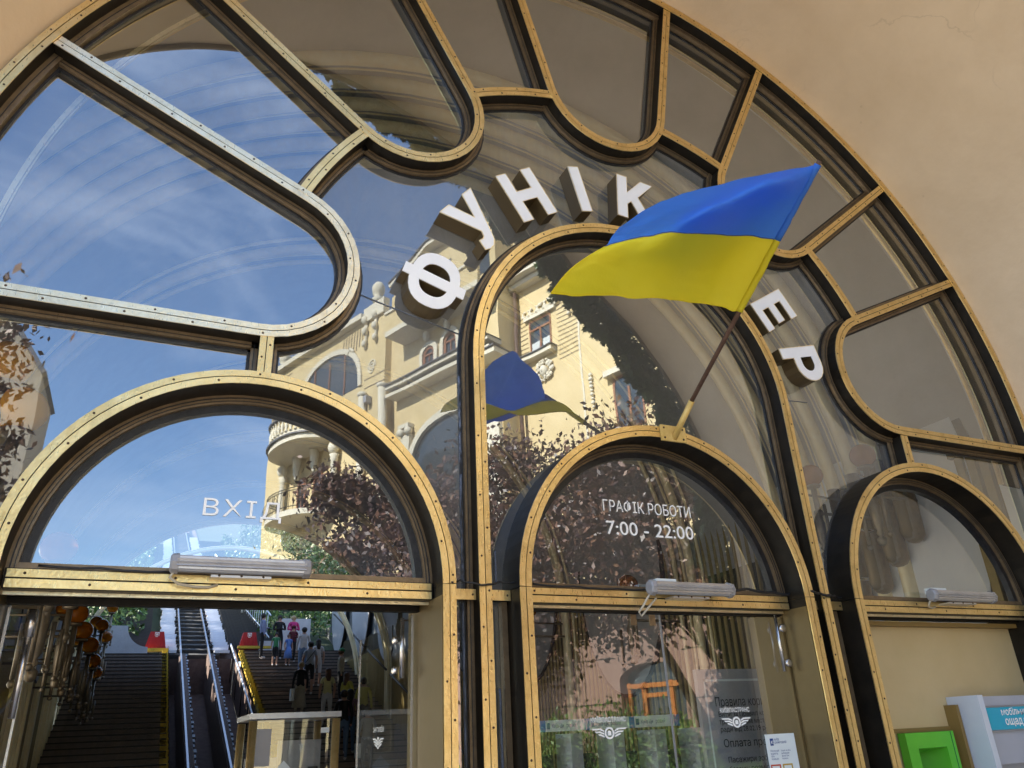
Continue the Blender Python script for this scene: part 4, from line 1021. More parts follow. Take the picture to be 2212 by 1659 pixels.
# far-right fluted panel behind the last panes
fp = thing('fluted_panel', 'tall fluted metal panel behind the last right hand panes', 'panel', (7.85, 1.0, 2))
for k in range(6): MB().box(7.80, 7.86, .46+.13*k, .55+.13*k, 1.4, 4.15).build('flute', SLAT, fp); MB().box(7.84, 7.868, .555+.13*k, .57+.13*k, 1.4, 4.15).build('bright_bead', RIB, fp)
MB().box(7.87, 7.90, .43, 1.25, 1.3, 4.25).build('backing', SLD, fp); MB().box(7.76, 7.84, .44, 1.24, 4.15, 4.24).build('top_frame', TUBE, fp)

# ------------------------------------------------------------------ stairs, tracks, hill
def stair(x0, x1, y0, y1, label, name='staircase'):
    root = thing(name, label, 'staircase', ((x0+x1)/2, y0, slope(y0))); run = .42; n = int((y1-y0)/run)
    st = MB().box(x0, x1, 0, run+.04, -.9, .0).build('step', STP, root, world=False)
    st.location = (-(x0+x1)/2, 0, .1526)
    nose = MB().box(x0, x1, -.02, .0, -.035, -.002).build('step_nosing', OVE, st, world=False)
    for k in range(1, n):
        c = copy_obj(st, root, (-(x0+x1)/2, k*run, .1526*(k+1))); copy_obj(nose, c)
    return root, n
sL, nL = stair(-1.75, 1.08, 15.6, 29.6, 'dark stone staircase on the left of the funicular track')
sR, nR = stair(3.86, 7.6, 15.6, 30.2, 'dark stone staircase on the right of the track, crowded with people')
def zig(x0, x1, root):
    mb = MB(); run = .42
    for k in range(8, 34):
        y = 15.6+k*run; z = slope(15.6)+.1526*(k+1); mb.box(x0, x1, y, y+run-.01, z-.16, z+.012)
    mb.build('yellow_edge', YEL, root, kind='stuff')
zig(.93, 1.13, sL); zig(3.72, 3.90, sR)
MB().box(.2, 1.15, 29.7, 29.95, slope(29.7)+.05, slope(29.7)+.17).build('yellow_curb', YEL, sL); MB().box(3.7, 5.0, 29.9, 30.1, slope(30)+.08, slope(30)+.18).build('yellow_curb', YEL, sR)
for x in (1.17, 3.62):
    mb = MB(); mb.add([(x, 15, slope(15)-2), (x, 31, slope(31)-2), (x, 31, slope(31)-.02), (x, 15, slope(15)-.02)], [(0, 1, 2, 3)]); mb.build('pit_wall', DKW, sL if x < 2 else sR)
# landing at the top
lan = MB().box(-2.1, 1.1, 29.6, 31.5, 4.2, slope(30)-.25).build('landing', STP, sL)
track = thing('funicular_track', 'funicular track climbing the hill between the staircases', 'track', (2.1, 20, 1))
def srod(x, y0, y1, h, w_, z, m, name, parent):
    d = Vector((0, 1, .3632)).normalized(); nn = Vector((0, -.3632, 1)).normalized(); ym = (y0+y1)/2
    return MB().obox((x, ym, slope(ym)+z), (1, 0, 0), d, nn, w_/2, (y1-y0)/2*1.064, h/2).build(name, m, parent)
for x0, x1 in ((1.60, 1.0), (2.62, 2.0)):
    srod(x0, 14, 75, .12, .055, -.03, RAIL, 'rail', track)
slp = MB().obox((2.11, 20, slope(20)-.22), (1, 0, 0), (0, 1, .3632), (0, -.3632, 1), .95, .11, .07).build('sleeper', SLEEP, track)
sl0 = slp.location.copy()
slp.location = Vector((0, .72*14, .72*.3632*14))+sl0
for k in range(15, 70):
    if k: copy_obj(slp, track, sl0+Vector((0, .72*k, .72*.3632*k)))
bed = MB().add([(1.2, 14, slope(14)-1.6), (3.6, 14, slope(14)-1.6), (3.6, 30, slope(30)-1.6), (1.2, 30, slope(30)-1.6)], [(0, 1, 2, 3)]).add([(1.2, 30, slope(30)-.35), (3.6, 30, slope(30)-.35), (3.6, 80, slope(80)-.35), (1.2, 80, slope(80)-.35)], [(0, 1, 2, 3)]).add([(1.2, 30, slope(30)-2), (3.6, 30, slope(30)-2), (3.6, 30, slope(30)-.3), (1.2, 30, slope(30)-.3)], [(0, 1, 2, 3)]).build('track_bed', DKW, track)
for x in (1.60, 2.62): srod(x+.06, 14, 30, 1.2, .24, -.72, DKW, 'rail_pier', track)
for x in (1.60, 2.62):
    mb = MB()
    for k in range(44):
        y = 14.3+.36*k; mb.obox((x+.15, y, slope(y)-.16), (1, 0, 0), (0, 1, .3632), (0, -.3632, 1), .07+.02*(k % 3), .10, .05)
    mb.build('chair_plate', CK, track, kind='stuff')
srod(3.42, 14, 30, .05, .04, .25, RWT, 'side_handrail', track)
for k in range(8): MB().rod((3.42, 15+2*k, slope(15+2*k)-.9), (3.42, 15+2*k, slope(15+2*k)+.25), .02, 5).build('rail_post', OVE, track)
for y in (38, 46, 55): MB().box(1.75, 2.45, y, y+.3, slope(y)-.1, slope(y)+.1).build('pulley', OVE, track)
def white_steps(xc, label):
    root = thing('white_track_steps', label, 'steps', (xc, 30, slope(30))); st = MB().box(xc-.29, xc+.29, 30, 30.40, slope(30)-.085, slope(30)+.02).build('white_step', WST, root); l0 = st.location.copy()
    for k in range(1, 85): copy_obj(st, root, l0+Vector((random.uniform(-.04, .04), .42*k, .1526*k)))
white_steps(1.16, 'white painted service steps left of the rails'); white_steps(3.12, 'white painted service steps right of the rails')
hill = MB(); vs = []; fs = []; nx, ny = 40, 30
for i in range(nx+1):
    x = -60+120*i/nx
    for k in range(ny+1):
        y = 30+90*k/ny; e = 0 if -2.2 < x < 8.2 else 1.6*min(1, (abs(x-3)-5.2)/10); vs.append((x, y, slope(y)-.42+e+random.uniform(-.1, .1)*(1 if e else .1)))
for i in range(nx):
    for k in range(ny): a = i*(ny+1)+k; fs.append((a, a+1, a+ny+2, a+ny+1))
hl = hill.add(vs, fs, True).build('hillside', GRS); hl['kind'] = 'structure'
# dark wooden steps beside the white ones
for xc, w_ in ((-.35, 1.7), (4.45, 1.9)):
    root = thing('hill_steps', 'dark weathered steps climbing the hill at the '+('left' if xc < 1 else 'right')+' of the white steps', 'steps', (xc, 31, slope(31)))
    st = MB().box(xc-w_/2, xc+w_/2, 31, 31.35, slope(31)-.5, slope(31)).build('step', SLEEP, root); l0 = st.location.copy()
    for k in range(1, 60): copy_obj(st, root, l0+Vector((0, .55*k, .2*k)))
pw = thing('stair_parapet', 'pale concrete parapet with a concave curve at the top left of the stairs', 'wall', (-.3, 29.5, 5))
pts = [(-2.2, 5.05), (.42, 5.05), (.40, 5.34)]+[(-.37+.77*(1-sin(radians(a))), 6.1-.76*cos(radians(a))) for a in range(0, 91, 10)]+[(-2.2, 6.1)]
MB().prism([(p[0], p[1]) for p in pts], 29.4, 29.6).build('parapet_slab', CON, pw)
pw = thing('stair_parapet', 'pale concrete block behind the people at the top of the right stairs', 'wall', (5, 30.5, 5))
MB().box(4.6, 5.3, 30.4, 30.6, 4.7, 5.7).build('parapet_slab', CON, pw); MB().box(5.3, 6.6, 30.4, 30.6, 4.9, 6.6).build('parapet_slab', CON, pw)
def barrier(xc, label):
    root = thing('road_barrier', label, 'barrier', (xc, 30.2, 5.28), 'red plastic barriers'); z0 = slope(30.2)+.0; z0 = 5.32
    pts = [(xc-.37, z0), (xc-.37, z0+.07), (xc-.24, z0+.66), (xc+.24, z0+.66), (xc+.37, z0+.07), (xc+.37, z0)]
    MB().prism(pts, 30.05, 30.4).build('shell', REDPL, root)
    for k in range(4): MB().box(xc-.26+.15*k, xc-.20+.15*k, 30.02, 30.05, z0+.1, z0+.5).build('groove', REDPL, root)
    MB().box(xc-.08, xc+.08, 30.03, 30.045, z0+.46, z0+.64).build('sign_plate', PAPER, root)
    MB().band([(xc+.055*cos(2*pi*i/14), z0+.55+.055*sin(2*pi*i/14)) for i in range(14)], -.008, .008, 30.02, 30.03, closed=True).build('sign_ring', REDP, root)
barrier(.68, 'red plastic barrier with a prohibition sign left of the track'); barrier(4.12, 'red plastic barrier with a prohibition sign right of the track')
rl = thing('hill_railing', 'pale blue metal railing climbing the hill to the right of the track', 'railing', (4.4, 34, 6))
pp = [(3.75, 48, 0), (4.2, 41, 0), (4.6, 36, 0), (4.95, 32, 0), (5.0, 30.9, 0)]
pp = [(a, b, slope(b)+.15) for a, b, c in pp]
MB().tube([(a, b, c+1.05) for a, b, c in pp], .035, 6).build('top_rail', RWT, rl); MB().tube([(a, b, c+.15) for a, b, c in pp], .025, 6).build('bottom_rail', RWT, rl)
for i in range(len(pp)-1):
    a, b = Vector(pp[i]), Vector(pp[i+1]); k = max(2, int((b-a).length/.45))
    for j in range(k): q = a.lerp(b, j/k); MB().rod(q, q+Vector((0, 0, 1.05)), .016, 5).build('baluster', RWT, rl)
MB().rod((4.5, 37, slope(37)), (4.5, 37, slope(37)+1.7), .05, 8).build('post', RWT, rl)

# ------------------------------------------------------------------ foliage
def slope(y): return -5.627+.3632*y
def leaf_cloud(mb, pts_fn, n, size, shape='oval', dens=None):
    for i in range(n):
        p = pts_fn()
        if p is None: continue
        a = Vector((random.gauss(0, 1), random.gauss(0, 1), random.gauss(0, .8))).normalized(); b = a.orthogonal().normalized(); th = random.uniform(0, 2*pi)
        b = (b*cos(th)+a.cross(b)*sin(th)); c = a.cross(b); s = size*random.uniform(.4, 1.55)
        mb.mi = random.choice((0, 0, 1))
        if shape == 'oval': mb.add([p-b*s*.6, p+c*s*.32-b*s*.05, p+b*s*.7, p-c*s*.32-b*s*.05], [(0, 1, 2, 3)])
        else:
            vs = [p-b*s*.15]
            for k, (ang, r) in enumerate(((-150, .35), (-105, .75), (-75, .45), (-45, .95), (-20, .55), (0, 1.15), (20, .55), (45, .95), (75, .45), (105, .75), (150, .35))):
                q = radians(ang); vs.append(p+b*cos(q)*r*s*.6+c*sin(q)*r*s*.6)
            mb.add(vs, [(0, k, k+1) for k in range(1, 11)])
def tree(label, base, h, crown_c, crown_r, n, size, mats, group='trees across the street', lean=(0, 0), shape='oval', clumps=16, cat='tree'):
    root = thing('street_tree' if cat == 'tree' else 'shrub', label, cat, base, group); b = Vector(base); cc = Vector(crown_c)
    mb = MB(); mb.tube([b, b.lerp(cc, .45)+Vector((.1, .05, 0)), cc.lerp(b, .1)], lambda t: .13*(1-.65*t)*(h/7), 9)
    cl = []
    for k in range(clumps):
        v = Vector((random.gauss(0, 1), random.gauss(0, 1), random.gauss(0, 1))).normalized()*random.uniform(.35, .95)
        q = cc+Vector((v.x*crown_r[0], v.y*crown_r[1], v.z*crown_r[2])); cl.append((q, random.uniform(.22, .42)*min(crown_r)))
        st = b.lerp(cc, random.uniform(.5, .9)); mb.tube([st, st.lerp(q, .5)+Vector((0, 0, .15)), q], lambda t: .035*(1-.8*t)*(h/7), 5)
    mb.build('trunk', BARK, root)
    lf = MB()
    def fn():
        q, r = random.choice(cl); v = Vector((random.gauss(0, 1), random.gauss(0, 1), random.gauss(0, .8)))*r*.75; return q+v
    leaf_cloud(lf, fn, n, size, shape)
    lf.build('crown', mats, root, recalc=False)
    return root
tree('purple leaved tree reflected in the left lunette, in front of the balcony', (5.0, -17.5, 0), 8, (5.2, -17.2, 7.2), (2.6, 2.0, 2.6), 15000, .13, LFR)
tree('purple leaved tree reflected in the tall middle arch', (11.2, -9.0, 0), 7, (8.1, -9.6, 6.0), (2.9, 2.0, 2.3), 30000, .10, LFR, clumps=26)
tree('purple leaved tree with low twigs reflected in the middle doors', (3.9, -13.5, 0), 7, (7.0, -13.0, 5.2), (2.4, 2.0, 2.3), 15000, .115, LFR, clumps=22)
tree('purple leaved tree reflected to the right of the middle arch', (13.4, -10.6, 0), 7, (10.6, -10.3, 5.3), (1.8, 2.0, 2.3), 12000, .11, LFR, clumps=20)
tree('olive leaved tree reflected at the left edge behind the globe lamps', (-3.6, -6.4, 0), 7, (-2.35, -5.2, 5.2), (1.05, 1.2, 1.5), 9000, .085, [LFR[1], LFR[0]], clumps=22)
tree('green bush reflected low in the middle doors', (6.4, -8.2, 0), 2, (6.5, -8.2, 1.05), (2.4, 1.3, .85), 16000, .055, LFG, 'green bushes by the street', clumps=30, cat='bush')
tree('green bush reflected low at the right of the middle doors', (9.3, -9.2, 0), 2, (9.4, -9.2, 1.1), (2.0, 1.2, .85), 10000, .06, LFG, 'green bushes by the street', clumps=22, cat='bush')
tree('low purple leaved branches reflected at the left of the middle doors', (5.4, -10.6, 0), 4, (7.15, -9.6, 3.5), (1.25, 1.3, 1.25), 9000, .095, LFR, clumps=22)
# creeper hanging from the niche mouth on the right half
iv = MB(); EP = ring_poly(RO+.25)
EPt = [(p[0], p[1]) for p in EP if (p[0] > 1.0) and p[1] > 1.0]
s_ = plen(EPt)
def ivf():
    d = random.uniform(0, s_[-1]); p, n_ = at_len(EPt, s_, d)
    a = atan2(p[1]-CZ, p[0]-CX) if p[1] > CZ else 0
    x = p[0]; z = p[1]
    depth = (.30+.40*min(1, max(0, (x-1.0)/3)))*(.75+.5*mnoise.noise(Vector((d*1.3, 0, 0)))+.35*mnoise.noise(Vector((d*5, 3, 0))))
    q = random.random()**.8*depth; rr = RO+.30-q
    if p[1] > CZ: x = CX+(rr)*cos(a); z = CZ+(rr)*sin(a)
    else: x = CX+rr
    return Vector((x, -nd(p[0])-.05-random.random()*.16, z-.05))
leaf_cloud(iv, ivf, 17000, .085, 'maple')
def ivf2():
    a = radians(random.uniform(0, 118)); rr = RO+.25+random.random()*1.3; x = CX+rr*cos(a); return Vector((x, -nd_raw(x)-.05-random.random()*.1, CZ+rr*sin(a)))
leaf_cloud(iv, ivf2, 5000, .10, 'maple')
cr = thing('creeper', 'dark green creeper hanging over the mouth of the plaster niche', 'climbing plant', (7, -4, 3))
iv.build('leaf_mass', IVY, cr, kind='stuff', recalc=False)
MB().tube([(p[0], -nd(p[0])-.08, p[1]+.03) for p in EPt[::2]], .025, 5).build('stem', BARK, cr)
# hill foliage inside view
hm = MB()
def hf():
    x = random.choice((random.uniform(-6, .2), random.uniform(4.9, 12))); y = random.uniform(32, 60)
    return Vector((x, y, slope(y)+random.random()**1.6*(1.2 if 3 < x < 6 else 2.6)))
leaf_cloud(hm, hf, 22000, .20)
hb = hm.build('hillside_bushes', LFG, kind='stuff', recalc=False); tagp(hb, 'green undergrowth covering the hillside on both sides of the funicular track', 'undergrowth')
for bx, by, h_, lb in ((-7, 28, 15, 'tall tree on the slope left of the hall'), (-9, 37, 17, 'tall tree on the slope above the left parapet'), (-8, 47, 20, 'tall tree higher on the left slope'), (-5.5, 57, 22, 'tall tree near the top of the left slope')):
    tree(lb, (bx, by, slope(by)), h_, (bx+1.5, by-1, slope(by)+h_*.62), (5.2, 5, 4.6), 5000, .42, LFG, 'trees on the hillside', clumps=26)
hf_ = thing('hill_fence', 'black mesh fence on the hillside behind the people', 'fence', (6, 33, 6))
for k in range(9): MB().rod((5.3+.28*k, 33, 6.2), (5.3+.28*k, 33, 8.3), .015, 4).build('fence_bar', IRN, hf_)
for z in (6.5, 7.4, 8.3): MB().rod((5.2, 33, z), (7.6, 33, z), .02, 4).build('fence_rail', IRN, hf_)

# ------------------------------------------------------------------ people on the stairs
SK = mat('skin', (.42, .24, .17), .6)
def pm(name, c): return mat('cloth_'+name, c, .85, 0, tuple(min(1, q*1.15+.005) for q in c), 8)
HAIRD = mat('hair_dark', (.02, .014, .01), .6); HAIRB = mat('hair_blond', (.42, .30, .16), .6); HAIRM = mat('hair_brown', (.10, .05, .03), .6)
SHOE = mat('shoe_white', (.6, .6, .6), .6); SHOD = mat('shoe_dark', (.03, .03, .03), .6)
def person(x, y, h, face, top, bottom, hair, label, long_sleeve=True, short=False, arms='down', shoe=None, skirt=None, longhair=False, hat=None, prop=None, z=None):
    z = slope(15.6)+.1526*(int((y-15.6)/.42)+1) if z is None else z
    root = thing('person', label, 'person', (x, y, z), 'people queuing on the stairs', (0, 0, face)); k = h/1.75
    V = []; E = []; Rr = []
    def add(p, r, par=None):
        V.append(Vector(p)*k); Rr.append(r*k); i = len(V)-1
        if par is not None: E.append((par, i))
        return i
    pel = add((0, 0, .95), .135); wa = add((0, .0, 1.10), .125, pel); ch = add((0, .0, 1.30), .145, wa); sh = add((0, 0, 1.43), .105, ch); nk = add((0, 0, 1.52), .055, sh)
    hd = add((0, -.01, 1.60), .083, nk); ht = add((0, 0, 1.68), .085, hd)
    for s in (1, -1):
        hp = add((.10*s, 0, .88), .095, pel); kn = add((.105*s, -.02*s*.8, .50), .062, hp); an = add((.11*s, .05*s*.5, .09), .042, kn); ft = add((.12*s, -.13+.04*s, .035), .036, an)
        so = add((.17*s, 0, 1.42), .062, sh)
        if arms == 'down' or (arms == 'one' and s < 0): el = add((.235*s, .02, 1.15), .045, so); hn = add((.235*s, -.06, .92), .034, el); add((.235*s, -.07, .83), .028, hn)
        else: el = add((.24*s, -.02, 1.17), .045, so); hn = add((.08*s, -.20, 1.18), .034, el); add((.01*s, -.21, 1.2), .028, hn)
    me = bpy.data.meshes.new('tmp'); me.from_pydata(V, E, []); ob = bpy.data.objects.new('tmp', me); C.objects.link(ob)
    sk = ob.modifiers.new('s', 'SKIN'); sk.use_smooth_shade = True; sub = ob.modifiers.new('b', 'SUBSURF'); sub.levels = 1; sub.render_levels = 1
    for i, v in enumerate(me.skin_vertices[0].data): v.radius = (Rr[i], Rr[i]); v.use_root = (i == 0)
    dg = bpy.context.evaluated_depsgraph_get(); dg.update(); bm_ = bpy.data.meshes.new_from_object(ob.evaluated_get(dg)); bpy.data.objects.remove(ob)
    bm_.materials.clear()
    for q in (SK, top, bottom, shoe or SHOE): bm_.materials.append(q)
    for p in bm_.polygons:
        c = p.center/k; i = 0
        if c.z < .085: i = 3
        elif c.z < .96 and abs(c.x) < .20 and not (arms != 'down' and c.y < -.15): i = 2 if (not short or c.z > .48) else 0
        elif c.z < 1.475: i = 1
        if abs(c.x) > .19 and c.z < 1.30 and i in (1, 2): i = 1 if (long_sleeve and c.z > .90) else 0
        p.material_index = i
    bo = bpy.data.objects.new('body', bm_); C.objects.link(bo); bo.parent = root
    mb = MB(); mb.lathe((0, .015*k, 1.60*k), (0, .15, 1), [(-.04*k, .06*k), (.0, .098*k), (.07*k, .104*k), (.13*k, .075*k), (.155*k, .01*k)], 12)
    if longhair: mb.lathe((0, .06*k, 1.30*k), (0, -.1, 1), [(0, .03*k), (.06*k, .085*k), (.25*k, .105*k), (.36*k, .08*k)], 10)
    mb.build('hair', hair, root, world=False)
    if skirt: MB().lathe((0, 0, .42*k if short else .30*k), (0, 0, 1), [(0, .25*k), (.35*k, .19*k), (.62*k, .14*k)], 14).build('skirt', skirt, root, world=False)
    if hat: MB().lathe((0, -.01*k, 1.66*k), (0, 0, 1), [(0, .112*k), (.05*k, .112*k), (.10*k, .08*k), (.12*k, .02*k)], 12).build('cap', hat, root, world=False)
    if prop == 'bag': 
        MB().obox((.26*k, .05, .70*k), (1, 0, 0), (0, 1, 0), (0, 0, 1), .05, .13, .17).build('bag', top if False else PAPER, root, world=False)
    if prop == 'strap': MB().tube([(-.15*k, .10*k, 1.44*k), (0, .165*k, 1.25*k), (.17*k, .10*k, 1.02*k)], .014, 5).build('strap', SHOD, root, world=False)
    return root
BK = pm('black', (.012, .012, .013)); JN = pm('jeans', (.10, .16, .26)); WH = pm('white', (.5, .5, .52)); YLW = pm('yellow', (.45, .42, .08)); YL2 = pm('pale_yellow', (.55, .52, .26)); GY = pm('grey', (.26, .28, .31)); PKC = pm('pink', (.55, .04, .20))
BLS = pm('light_blue', (.22, .24, .36)); GRC = pm('green', (.04, .20, .08)); BLD = pm('blue', (.10, .20, .50)); MAR = pm('maroon', (.10, .012, .02)); PLD = pm('plaid', (.45, .42, .40)); BGE = pm('beige', (.33, .29, .22)); MUV = pm('mauve', (.20, .12, .15))
person(4.37, 28.2, 1.70, 1.5, BLS, BK, HAIRD, 'man in a pale blue shirt and black trousers beside the red barrier', arms='one')
person(5.03, 28.5, 1.68, 0, BK, BK, HAIRD, 'bearded man in a black hoodie behind the two small children', arms='up')
person(5.57, 28.5, 1.68, .2, PKC, BK, HAIRB, 'woman in a bright pink jacket at the top of the stairs', arms='up')
person(4.81, 27.6, 1.22, 0, GRC, BK, HAIRD, 'boy in a green t-shirt and black shorts', long_sleeve=False, short=True)
person(5.28, 27.6, 1.15, .3, BLD, MUV, HAIRM, 'little girl in a blue dress and striped leggings', long_sleeve=False, short=True, skirt=BLD)
person(5.48, 27.9, 1.35, 0, MAR, BK, HAIRD, 'child in a dark red t-shirt and red cap', long_sleeve=False, hat=MAR, arms='one')
person(5.60, 26.3, 1.70, pi, PLD, JN, HAIRD, 'person in a white plaid shirt and blue jeans seen from behind')
person(5.48, 24.3, 1.72, pi, GY, BK, HAIRD, 'man in a grey t-shirt and black shorts with a shoulder strap', long_sleeve=False, short=True, prop='strap')
person(5.90, 25.1, 1.60, pi, WH, WH, HAIRD, 'dark haired woman in white shorts beside the man in grey', long_sleeve=False, short=True, longhair=True)
person(6.35, 23.4, 1.68, 1.2, BGE, BK, HAIRM, 'old man in a beige jacket and a green cap', hat=GRC)
person(4.82, 22.2, 1.62, pi, BK, BGE, HAIRB, 'fair haired woman in a black jacket and long patterned skirt', skirt=BGE, prop='bag')
person(5.50, 21.4, 1.66, pi, YL2, WH, HAIRM, 'woman in a pale yellow top and white trousers', long_sleeve=False, longhair=True)
person(5.98, 20.9, 1.64, 2.2, YLW, JN, HAIRM, 'woman in a yellow green cardigan with folded arms', arms='up', longhair=True)
person(6.32, 20.2, 1.74, 2.6, YLW, BK, HAIRD, 'person in a bright yellow hoodie by the slatted wall')
person(5.36, 18.6, 1.76, pi, BK, JN, HAIRD, 'man in a black t-shirt and jeans right of the glass booth')
person(5.66, 19.1, 1.66, 2.8, MUV, JN, HAIRD, 'person in a mauve top behind the man in black', longhair=True)
person(5.80, 17.7, 1.72, pi, GY, SLEEP, HAIRD, 'person in a grey jacket with a shoulder bag seen through the glass door leaf', prop='bag')

# ------------------------------------------------------------------ glass ticket booth
bt = thing('ticket_booth', 'low brass framed glass booth standing just inside the left doorway', 'booth', (1.1, 2.0, 0))
bx0, bx1, by0, by1, bz = .83, 1.42, 2.2, 2.9, 1.83
MB().box(bx0-.03, bx1+.03, by0-.03, by1, bz-.025, bz+.012).build('top_frame', ALU, bt)
for x, y in ((bx0, by0), (bx1, by0), (bx0, by1-.05), (bx1, by1-.05)): MB().rod((x, y, 0), (x, y, bz-.035), .03, 10).build('post', BR, bt)
MB().add([(bx0, by0, .3), (bx1, by0, .3), (bx1, by0, bz-.035), (bx0, by0, bz-.035)], [(0, 1, 2, 3)]).build('booth_pane', GLD, bt)
MB().add([(bx0, by0, .3), (bx0, by1, .3), (bx0, by1, bz-.035), (bx0, by0, bz-.035)], [(0, 1, 2, 3)]).build('booth_pane', GLD, bt)
MB().box(bx0+.03, bx1-.05, by0+.25, by0+.55, .2, 1.55).build('cabinet', BOARD, bt)
MB().box(bx0+.22, bx1-.06, by0+.20, by0+.25, 1.48, 1.66).build('shelf_unit', ALD, bt)
MB().box(bx1-.15, bx1-.09, by0+.14, by0+.2, 1.30, 1.48).build('card_reader', SHOD, bt)
MB().add([(bx0+.16, by0-.004, 1.46), (bx0+.23, by0-.004, 1.53), (bx0+.30, by0-.004, 1.46), (bx0+.23, by0-.004, 1.39)], [(0, 1, 2, 3)]).build('notice_card', PAPER, bt)
MB().box(bx1-.11, bx1-.05, by0-.008, by0-.004, 1.70, 1.735).build('notice_label', PAPER, bt)
MB().box(bx0+.02, bx0+.13, by0-.008, by0-.004, 1.50, 1.74).build('grey_notice', BOARD, bt)

# fare gates seen through the middle doors
fg = thing('fare_gate_row', 'row of pale fare machines under a banner seen through the middle doors', 'fare gates', (4.6, 3.4, 0))
for k in range(5):
    x = 3.95+.42*k; yy = 4.2-.18*k if k < 9 else 3
    MB().box(x, x+.14, yy, yy+.35, 0, 1.62).build('gate_cabinet', ATML, fg); MB().box(x+.16, x+.30, yy+.02, yy+.06, 1.0, 1.42).build('gate_screen_frame', OVE, fg)
bn = thing('banner', 'white and blue banner strip over the fare gates', 'banner', (4.5, 3.6, 1.7))
a, b = Vector((3.62, 4.15, 1.70)), Vector((5.25, 3.25, 1.70)); uu = (b-a).normalized(); nn = Vector((-uu.y, uu.x, 0))
for k in range(4):
    c0 = a.lerp(b, k/4); c1 = a.lerp(b, (k+.88)/4); c2 = a.lerp(b, (k+1)/4)
    MB().obox((c0+c1)/2, uu, nn, (0, 0, 1), (c1-c0).length/2, .01, .055).build('banner_panel', PAPER, bn)
    MB().obox((c1+c2)/2, uu, nn, (0, 0, 1), (c2-c1).length/2, .011, .055).build('banner_end', BLP, bn)
    text_mesh('Київ Цифровий', .055, NAVY, 'lettering', bn, tuple(c0-nn*.013+uu*.07+Vector((0, 0, -.02))), rot=(pi/2, 0, atan2(uu.y, uu.x)), width=.25)
    MB().obox(c0+uu*.03-nn*.012, uu, nn, (0, 0, 1), .016, .002, .03).build('shield_mark', NAVY, bn)

# ------------------------------------------------------------------ the ornate yellow building across the street
bd = thing('ornate_building', 'ornate yellow stuccoed building with balconies across the street, reflected in the glass', 'building', tuple(PB0))
ZV = Vector((0, 0, 1))
def FP(u_, z_, off=0.): return PB0+UB*u_+NB*off+ZV*z_
def fbox(u0, u1, z0, z1, o0, o1, m, name, parent=bd, label=None):
    return MB().obox(FP((u0+u1)/2, (z0+z1)/2, (o0+o1)/2), UB, NB, ZV, (u1-u0)/2, (o1-o0)/2, (z1-z0)/2).build(name, m, parent, label)
def fpoly(poly, o0, o1, m, name, parent=bd):    # poly in (u,z)
    mb = MB(); mb.prism(poly, o0, o1); mb.v = [tuple(FP(v[0], v[2], v[1])) for v in mb.v]; return mb.build(name, m, parent)
def fband(path, a, b, o0, o1, m, name, parent=bd, closed=False):
    mb = MB(); mb.band(path, a, b, o0, o1, closed); mb.v = [tuple(FP(v[0], v[2], v[1])) for v in mb.v]; return mb.build(name, m, parent)
fbox(-.5, 9.65, 0, 20.4, -9, 0, YB, 'wall')
fpoly([(9.65, 0), (16.6, 0), (16.6, 22.2), (14.6, 22.3), (12.7, 22.25), (11.2, 21.7), (10, 21.2), (9.65, 21.1)], -9, -.35, YB, 'wall')
fbox(16.6, 40, 0, 24, -9, -1.4, YB, 'wall')
# street side of the left pier: rustication grooves
for k in range(14):
    z = 16.15+.42*k
    fbox(-.52, 1.35, z, z+.05, 0, .012, BRD, 'groove') if z < 20 else None
for k in range(5): fbox(8.05, 9.67, 16.7+.45*k, 16.75+.45*k, 0, .012, BRD, 'groove') if k < 2 else None
fband([(10.0, 21.3), (11.2, 21.75), (12.7, 22.3), (16.7, 22.3)], 0, .22, -.4, .12, YBW, 'parapet_cornice')
fband([(10.0, 21.5), (11.2, 21.97), (12.7, 22.5), (16.7, 22.5)], 0, .06, -.4, .2, YBS, 'flashing')
fband([(-.6, 20.4), (8.0, 20.4)], 0, .3, -.2, .35, YBW, 'cornice')
for u_ in (0, 8.7): 
    mb = MB(); mb.lathe(FP(u_, 21.2 if u_ > 1 else 20.7, -.2), (0, 0, 1), [(0, .25), (.2, .32), (.35, .16), (.5, .30), (.85, .34), (1.1, .2), (1.2, .05)], 12); mb.build('finial', YBW, bd)
fbox(7.95, 9.66, 20.2, 21.0, -.2, .15, YBW, 'pier_capital')
# scroll brackets and spiral
for u_ in (8.1, 8.95):
    for k in range(3):
        mb = MB(); mb.sph(FP(u_, 20.3-.62*k, .16), .20-.03*k, 10, 7, 1.3); mb.build('scroll_bracket', YBW, bd)
    mb = MB(); mb.rod(FP(u_, 20.2, .08), FP(u_, 18.8, .06), .10, 8, .06); mb.build('scroll_stem', YBW, bd)
sp_ = [(8.68+.30*(1-t/40)*cos(t*.42), 17.68+.38*(1-t/40)*sin(t*.42)) for t in range(38)]
fband(sp_, -.03, .03, .0, .05, YBW, 'spiral_ornament')
